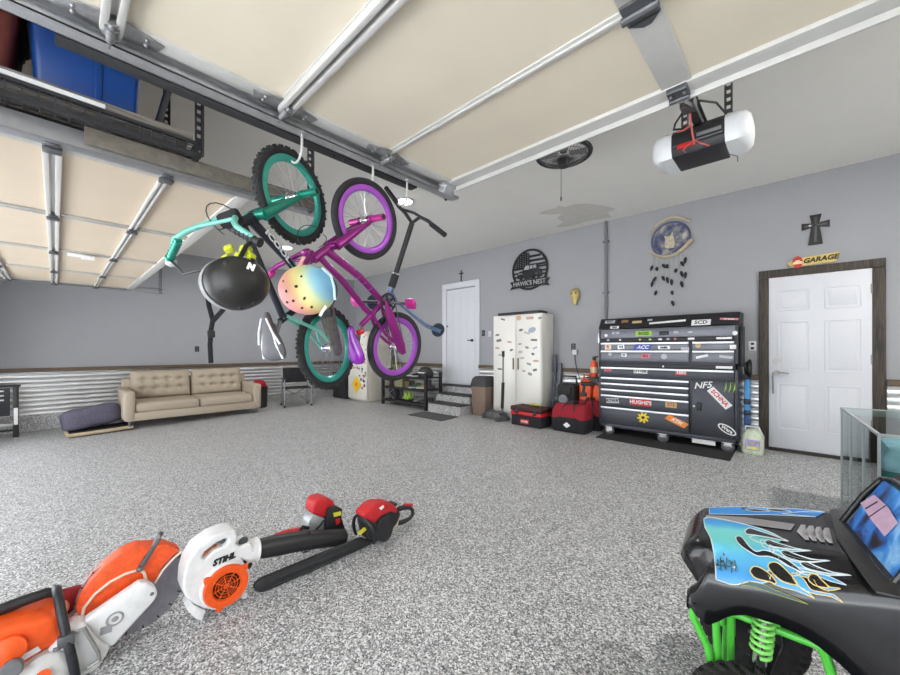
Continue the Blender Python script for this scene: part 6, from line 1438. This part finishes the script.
m = MB(); m.torus(S_(115, 619, XB+.122), (1, 0, 0), .026, .004, 24, 6, sx=1); m.sph(S_(115, 619, XB+.122), (.004, .012, .012), 10, 8); m.bar(S_(100, 632, XB+.123), S_(112, 628, XB+.123), .03, .004, up=(1, 0, 0)); m.build('cover_emblem', mat('emblem_grey', C8(150, 150, 152), .5), ar)
m = MB(); m.sph(S_(152, 594, XB+.122), (.006, .008, .008), 8, 6); m.build('bolt', M_dsteel, ar)
body = [(-40, 700), (30, 675), (60, 640), (84, 622), (98, 640), (112, 648), (100, 668), (85, 690), (40, 730), (-30, 750)]
m = MB(); m.prism(PL(body, XB+.13, so_), (-.20, 0, 0), .02, 3); m.build('engine_body', wht, cs)
m = MB(); m.prism(PL([(-60, 640), (0, 630), (30, 622), (58, 616), (62, 640), (40, 655), (22, 668), (-20, 700), (-70, 710)], XB+.10, so_), (-.20, 0, 0), .02, 3); sh2 = m.build('top_shroud', org, cs)
m = MB(); m.prism(PL([(18, 657), (38, 646), (41, 650), (21, 662)], XB+.103, so_), (.003, 0, 0)); m.build('label_strip', M_stickw, sh2)
m = MB(); q = S_(8, 650, XB+.10); m.lathe([(0, 0), (.055, 0), (.05, .03), (.02, .04), (0, .042)], q, (1, 0, .2), 24); m.build('air_filter_cap', org, cs)
m = MB(); q = S_(12, 668, XB+.15); m.lathe([(0, 0), (.032, 0), (.032, .03), (.026, .036), (0, .036)], q, (1, 0, .3), 18); m.build('fuel_cap', mat('cap_grey', C8(104, 106, 108), .5), cs)
m = MB(); q = S_(45, 672, XB+.10); m.lathe([(0, 0), (.085, 0), (.08, .05), (.05, .075), (0, .08)], q, (1, 0, .2), 28); m.build('starter_cover', mat('starter_grey_white', C8(200, 200, 198), .45, var=.05), cs)
m = MB(); m.lathe([(0, 0), (.022, 0), (.022, .004), (0, .005)], S_(43, 676, XB+.185), (1, 0, .2), 18); m.build('starter_badge', org, cs)
m = MB(); m.tube([S_(53, 592, XB-.12), S_(56, 588, XB-.04), S_(57, 590, XB+.06), S_(60, 606, XB+.10), S_(66, 636, XB+.15), S_(74, 665, XB+.17), S_(80, 700, XB+.16), S_(60, 720, XB+.05)], .0165, 12); subsurf(m.build('front_handle', mat('scuffed_black_tube', C8(40, 42, 46), .4, .2, var=.35, sc=40), cs, 80), 1)
m = MB(); m.box(S_(66, 640, XB+.15), (.03, .05, .045), bev=.006); m.cyl(S_(60, 648, XB+.15), S_(54, 650, XB+.14), .008, n=8); m.build('handle_clamp', M_dsteel, cs)
m = MB(); m.prism(PL([(52, 594), (76, 588), (92, 585), (84, 604), (76, 624), (62, 612)], XB-.03, so_), (-.03, 0, 0), .004); m.build('red_rear_guard', mat('deep_red', C8(140, 18, 22), .5, var=.1), cs)
m = MB(); m.tube([S_(-70, 620, XB-.03), S_(-10, 614, XB-.03), S_(20, 602, XB-.03), S_(46, 593, XB-.03), S_(58, 592, XB-.03)], [.026, .024, .022, .020, .018], 12); m.build('rear_handle', M_black, cs)
m = MB(); m.tube([S_(-60, 650, XB), S_(0, 632, XB), S_(30, 624, XB), S_(50, 618, XB)], [.02, .022, .018, .012], 12); m.build('grip_lower', mat('worn_grey_rubber', C8(84, 86, 96), .7, var=.3, sc=30), cs)
m = MB()
for dx in (0, .015, .03): m.tube([S_(72, 634, XB+.125+dx*.3), S_(84, 628, XB+.13+dx), S_(98, 652, XB+.13+dx), S_(100, 660, XB+.13+dx), S_(88, 668, XB+.125+dx)], .007, 8)
m.build('steel_bracket', mat('bracket_grey', C8(150, 150, 146), .45, .5), cs)
m = MB(); m.sph(S_(63, 608, XB+.02), (.025, .02, .03), 12, 8); m.build('decomp_knob', mat('knob_tan', C8(190, 130, 104), .6), cs)
m = MB(); m.bb((-.10, -.25, .006), (.09, -.02, .05), .01); m.build('base_foot', M_black, cs)

# ---- white leaf blower
XW = -2.13; o0 = V((XW, .6, fz(.6)))
lb = thing('leaf_blower', 'white and orange handheld leaf blower lying between the saw blade and chainsaw', 'leaf blower', o0)
B_ = lambda px, py, X=XW: at(px, py, X=X)-o0
vol = [(183, 590), (184, 576), (188, 562), (197, 548), (212, 537), (226, 531), (236, 530), (238, 538), (236, 544), (241, 547), (250, 542), (254, 548), (254, 556), (249, 562), (243, 560), (247, 570), (247, 582), (240, 596), (228, 605), (216, 610), (204, 609), (194, 604), (186, 598)]
hole = [(202, 557), (205, 552), (217, 543), (227, 538), (229, 541), (226, 546), (214, 551), (205, 560)]
m = MB()
pv = PL(vol, XW, o0)
t = bmesh.new(); vs_ = [t.verts.new(p) for p in pv]; hs_ = [t.verts.new(p) for p in PL(hole, XW, o0)]
ed = [t.edges.new((vs_[i], vs_[(i+1) % len(vs_)])) for i in range(len(vs_))]+[t.edges.new((hs_[i], hs_[(i+1) % len(hs_)])) for i in range(len(hs_))]
bmesh.ops.triangle_fill(t, edges=ed, use_beauty=True)
r_ = bmesh.ops.extrude_face_region(t, geom=list(t.faces)); bmesh.ops.translate(t, vec=(-.13, 0, 0), verts=[e for e in r_['geom'] if isinstance(e, bmesh.types.BMVert)])
m.merge(t); hsn = m.build('fan_housing', wht, lb, 40)
bv = hsn.modifiers.new('b', 'BEVEL'); bv.width = .012; bv.segments = 3; bv.limit_method = 'ANGLE'; bv.angle_limit = .8
# round fan scroll face and orange intake grille
ce = [B_(226, 583), B_(226, 583)]
cI = B_(226, 585, XW+.012); rI = (B_(226, 565).z-B_(226, 605).z)/2
m = MB(); m.lathe([(rI*1.10, -.03), (rI*1.09, .0), (rI*1.04, .006), (rI*.98, .004)], cI, (1, 0, 0), 44); m.build('scroll_rim', wht, lb)
m = MB(); m.lathe([(rI*.62, .0), (rI*.66, .018), (rI*.96, .02), (rI, .008), (rI, -.01), (rI*.62, -.01)], cI, (1, 0, 0), 44)
for a in (0.6, 2.5, 4.4): e = V((0, math.cos(a), math.sin(a))); m.box(cI+e*rI*1.02+V((.006, 0, 0)), (.02, .03, .03), bev=.006)
m.bm.faces.ensure_lookup_table(); bmesh.ops.delete(m.bm, geom=[f for f in m.bm.faces if len(f.verts) > 12], context='FACES'); m.build('intake_cover', org, lb)
m = MB(); m.lathe([(0, -.004), (rI*.67, -.004), (rI*.67, .004), (0, .004)], cI, (1, 0, 0), 40); m.build('intake_dark', M_blackm, lb)
m = MB()
for k in range(5): m.torus(cI+V((.012, 0, 0)), (1, 0, 0), rI*(.12+.125*k), .0021, 40, 6)
for k in range(8): a = 2*PI*k/8+.2; e = V((0, math.cos(a), math.sin(a))); m.cyl(cI+V((.011, 0, 0)), cI+e*rI*.65+V((.012, 0, 0)), .0022, n=6)
m.build('intake_grille', org, lb)
m = MB(); ta = V((0, B_(235, 552).y-B_(215, 560).y, B_(235, 552).z-B_(215, 560).z)).normalized()
m.text('STIHL', .040, frame(B_(224, 559.5, XW+.004), ta, V((0, -ta.z, ta.y))), .003, .002, .3); m.build('lettering', mat('logo_black', C8(26, 26, 28), .5), lb)
ns, ne = B_(252, 552, XW-.06), B_(262, 549, XW-.06)
nx0 = B_(245, 552, XW-.06); nx1 = B_(256, 549.5, XW-.06)
m = MB(); m.cyl(nx0, nx1, .062, .060, 24); m.torus(nx1, nx1-nx0, .06, .006, 28, 8); m.build('outlet_collar', wht, lb)
tpts = [nx1, B_(272, 546, XW-.06), B_(300, 541, XW-.06), B_(343, 537, XW-.08)]
m = MB(); m.tube(tpts, [.050, .058, .057, .050], 24); 
m.build('blow_tube', M_black, lb)
m = MB()
for f in (.42, .46): q = V(tpts[1]).lerp(V(tpts[3]), f); m.torus(q, V(tpts[3])-V(tpts[1]), .057, .004, 26, 6)
m.box(V(tpts[1]).lerp(V(tpts[3]), .42)+V((.02, 0, .055)), (.03, .05, .02), bev=.004); m.build('tube_clamp', M_blackm, lb)
ff = [(192, 604), (206, 611), (202, 621), (196, 619), (187, 610)]
m = MB(); m.prism(PL(ff, XW, o0), (-.11, 0, 0), .003); ft = m.build('foot', wht, lb)
m = MB(); m.box(B_(195, 609, XW+.002), (.003, .016, .02)); m.build('foot_print', M_stickw, ft)
m = MB(); m.cyl(B_(240, 594, XW-.03), B_(245, 596, XW+.01), .014, n=12); m.build('rear_foot', wht, lb)
m = MB(); m.cyl(B_(244, 541, XW-.09), B_(243, 542, XW-.02), .022, n=16); m.build('engine_knob', M_black, lb); m = MB(); m.cyl(B_(246, 563, XW-.05), B_(248, 566, XW-.02), .022, n=12); m.build('muffler_stub', M_black, lb)
m = MB(); m.prism(PL([(202, 559), (204, 553), (216, 546), (224, 548), (210, 556)], XW-.03, o0), (-.05, 0, 0), .004); m.build('fuel_tank', mat('tank_tan_orange', C8(206, 120, 84), .5, var=.2), lb)
m = MB(); m.bar(B_(218, 540, XW-.05), B_(227, 542, XW-.05), .03, .02, bev=.005); m.build('trigger', M_dsteel, lb)

# ---- red engined trimmer lying behind the blower tube
XR = -2.30; o1 = V((XR, 1.1, fz(1.1)))
te = thing('brush_trimmer', 'red engined trimmer with silver crankcase behind the black blower tube', 'trimmer', o1)
E_ = lambda px, py, X=XR: at(px, py, X=X)-o1
m = MB(); m.prism(PL([(313, 514), (314, 504), (318, 499), (327, 497), (334, 501), (336, 508), (330, 512), (324, 518)], XR, o1), (-.12, 0, 0), .014, 3); m.build('engine_cover', M_red, te)
m = MB(); m.prism(PL([(308, 532), (309, 522), (314, 514), (324, 518), (330, 522), (326, 534)], XR, o1), (-.10, 0, 0), .010); m.build('crankcase', mat('cast_silver', C8(176, 178, 180), .4, .5), te)
m = MB(); m.prism(PL([(327, 520), (329, 509), (336, 506), (343, 509), (342, 518), (346, 530), (344, 538), (326, 536)], XR+.03, o1), (-.10, 0, 0), .008); m.build('air_filter_box', M_black, te)
m = MB(); m.prism(PL([(333, 513), (341, 511), (341, 515), (334, 517)], XR+.033, o1), (.003, 0, 0)); m.build('yellow_label', mat('label_yellow2', C8(214, 206, 60), .5), te)
m = MB(); m.prism(PL([(335, 519), (340, 518), (340, 523), (336, 525)], XR+.033, o1), (.006, 0, 0), .002); m.build('primer_bulb', M_red, te)
m = MB(); m.tube([E_(312, 530, XR-.03), E_(296, 534, XR-.02), E_(262, 542, XR-.0), E_(240, 549, XR+.0)], .018, 12); m.build('shaft', M_dsteel, te)
m = MB(); m.tube([E_(300, 531, XR-.0), E_(286, 534, XR+.0), E_(275, 537, XR+.0)], [.024, .026, .02], 12); m.build('throttle_grip', M_red, te)
m = MB(); m.tube([E_(308, 528, XR), E_(303, 527, XR+.02), E_(300, 531, XR+.02)], .012, 8); m.build('clamp_knob', M_black, te)
m = MB(); m.tube([E_(324, 520, XR+.02), E_(320, 526, XR+.02), E_(314, 532, XR+.0)], .006, 6); m.build('throttle_cable', M_black, te)
m = MB(); q = E_(332, 530, XR-.05); m.bb((q.x-.05, q.y-.06, .0), (q.x+.04, q.y+.04, .09), .015); m.build('fuel_tank', M_dsteel, te)

# ---- chainsaw
XC = -2.10; o2 = V((XC, 1.2, fz(1.2)))
ch = thing('chainsaw', 'red and black chainsaw with its long bar in a black sheath, right of the tools', 'chainsaw', o2)
K_ = lambda px, py, X=XC: at(px, py, X=X)-o2
m = MB(); m.prism(PL([(254, 588), (256, 584), (262, 579), (320, 555), (362, 538), (374, 541), (370, 545), (330, 564), (270, 590), (262, 593), (256, 592)], XC, o2), (-.03, 0, 0), .007, 2); br = m.build('bar_sheath', mat('sheath_black', C8(42, 42, 44), .6, var=.2, sc=30), ch)
m = MB(); m.bar(K_(272, 586, XC+.001), K_(350, 553, XC+.001), .004, .012, up=(1, 0, 0)); m.bar(K_(280, 577, XC+.001), K_(348, 549, XC+.001), .003, .004, up=(1, 0, 0)); m.build('sheath_rib', mat('rib_grey', C8(66, 66, 68), .5), br)
bod = [(364, 522), (370, 512), (378, 505), (384, 503), (396, 506), (402, 514), (398, 524), (392, 532), (378, 543), (368, 540)]
m = MB(); m.prism(PL(bod, XC+.03, o2), (-.10, 0, 0), .02, 3); m.build('engine_body', M_black, ch)
m = MB(); m.prism(PL([(363, 516), (370, 508), (377, 503), (390, 502), (398, 508), (398, 514), (391, 512), (383, 516), (375, 524), (369, 522)], XC+.045, o2), (-.11, 0, 0), .016, 3); m.build('top_cover', M_red, ch)
m = MB(); m.prism(PL([(379, 508), (383, 505), (384, 507), (381, 510)], XC+.047, o2), (.003, 0, 0)); m.build('cover_logo', M_stickw, ch)
m = MB(); m.lathe([(0, 0), (.075, 0), (.07, .02), (.03, .03), (0, .03)], K_(384, 528, XC+.03), (1, 0, 0), 28, .9, 1.2); m.build('clutch_cover', M_blackm, ch)
m = MB(); m.tube([K_(357, 536, XC-.16), K_(353, 528, XC-.14), K_(354, 517, XC-.10), K_(358, 514, XC-.04), K_(366, 519, XC+.04), K_(374, 530, XC+.09), K_(377, 541, XC+.09), K_(372, 544, XC+.06)], .0125, 10); subsurf(m.build('front_handle', M_black, ch, 80), 1)
m = MB(); m.prism(PL([(357, 533), (364, 527), (367, 529), (360, 535)], XC+.02, o2), (.004, 0, 0)); m.build('yellow_label', mat('label_yellow2', C8(214, 206, 60), .5), ch)
m = MB(); m.box(K_(365, 527, XC+.0), (.04, .03, .03), bev=.005); m.build('red_latch', M_red, ch)
m = MB(); m.tube([K_(396, 510, XC-.05), K_(404, 507, XC-.05), K_(411, 507, XC-.05), K_(414, 513, XC-.05), K_(410, 519, XC-.05), K_(402, 522, XC-.05), K_(396, 524, XC-.05)], [.022, .02, .019, .017, .016, .018, .02], 10); subsurf(m.build('rear_handle', M_black, ch, 80), 1)
m = MB(); m.tube([K_(404, 505, XC-.05), K_(412, 505, XC-.05)], .012, 8); m.build('throttle_lock', M_red, ch)
m = MB(); m.prism(PL([(397, 513), (400, 515), (398, 526), (394, 527)], XC+.01, o2), (-.05, 0, 0), .004); m.build('rear_plate', mat('cream_plastic', C8(216, 208, 180), .5), ch)
m = MB(); m.box(K_(391, 504, XC-.05), (.08, .06, .02), bev=.008); m.build('air_filter_cover', M_black, ch)

# ============================================================ repeats share a group
GROUPS = dict(bike_hook='bike hooks on the black board', ceiling_light='ceiling lights', sneaker='shoes on the black shelf', rubber_boot='boots on the black shelf', storage_crate='crates on the black shelf',
              fuel_can='orange fuel cans by the wall', tool_bag='red and black tool bags', bicycle='hanging bicycles', bike_helmet='hanging bike helmets', storage_tote='totes on the overhead rack',
              door_track='garage door tracks', garage_door='open garage doors', wall_outlet='wall outlets', light_switch='light switches', pole='poles leaning on the wall', paint_can='cans on the black box', wall_cross='wall crosses')
for o in list(S.objects):
    k = o.name.split('.')[0]
    if k in GROUPS and o.parent is None and 'label' in o: o['group'] = GROUPS[k]
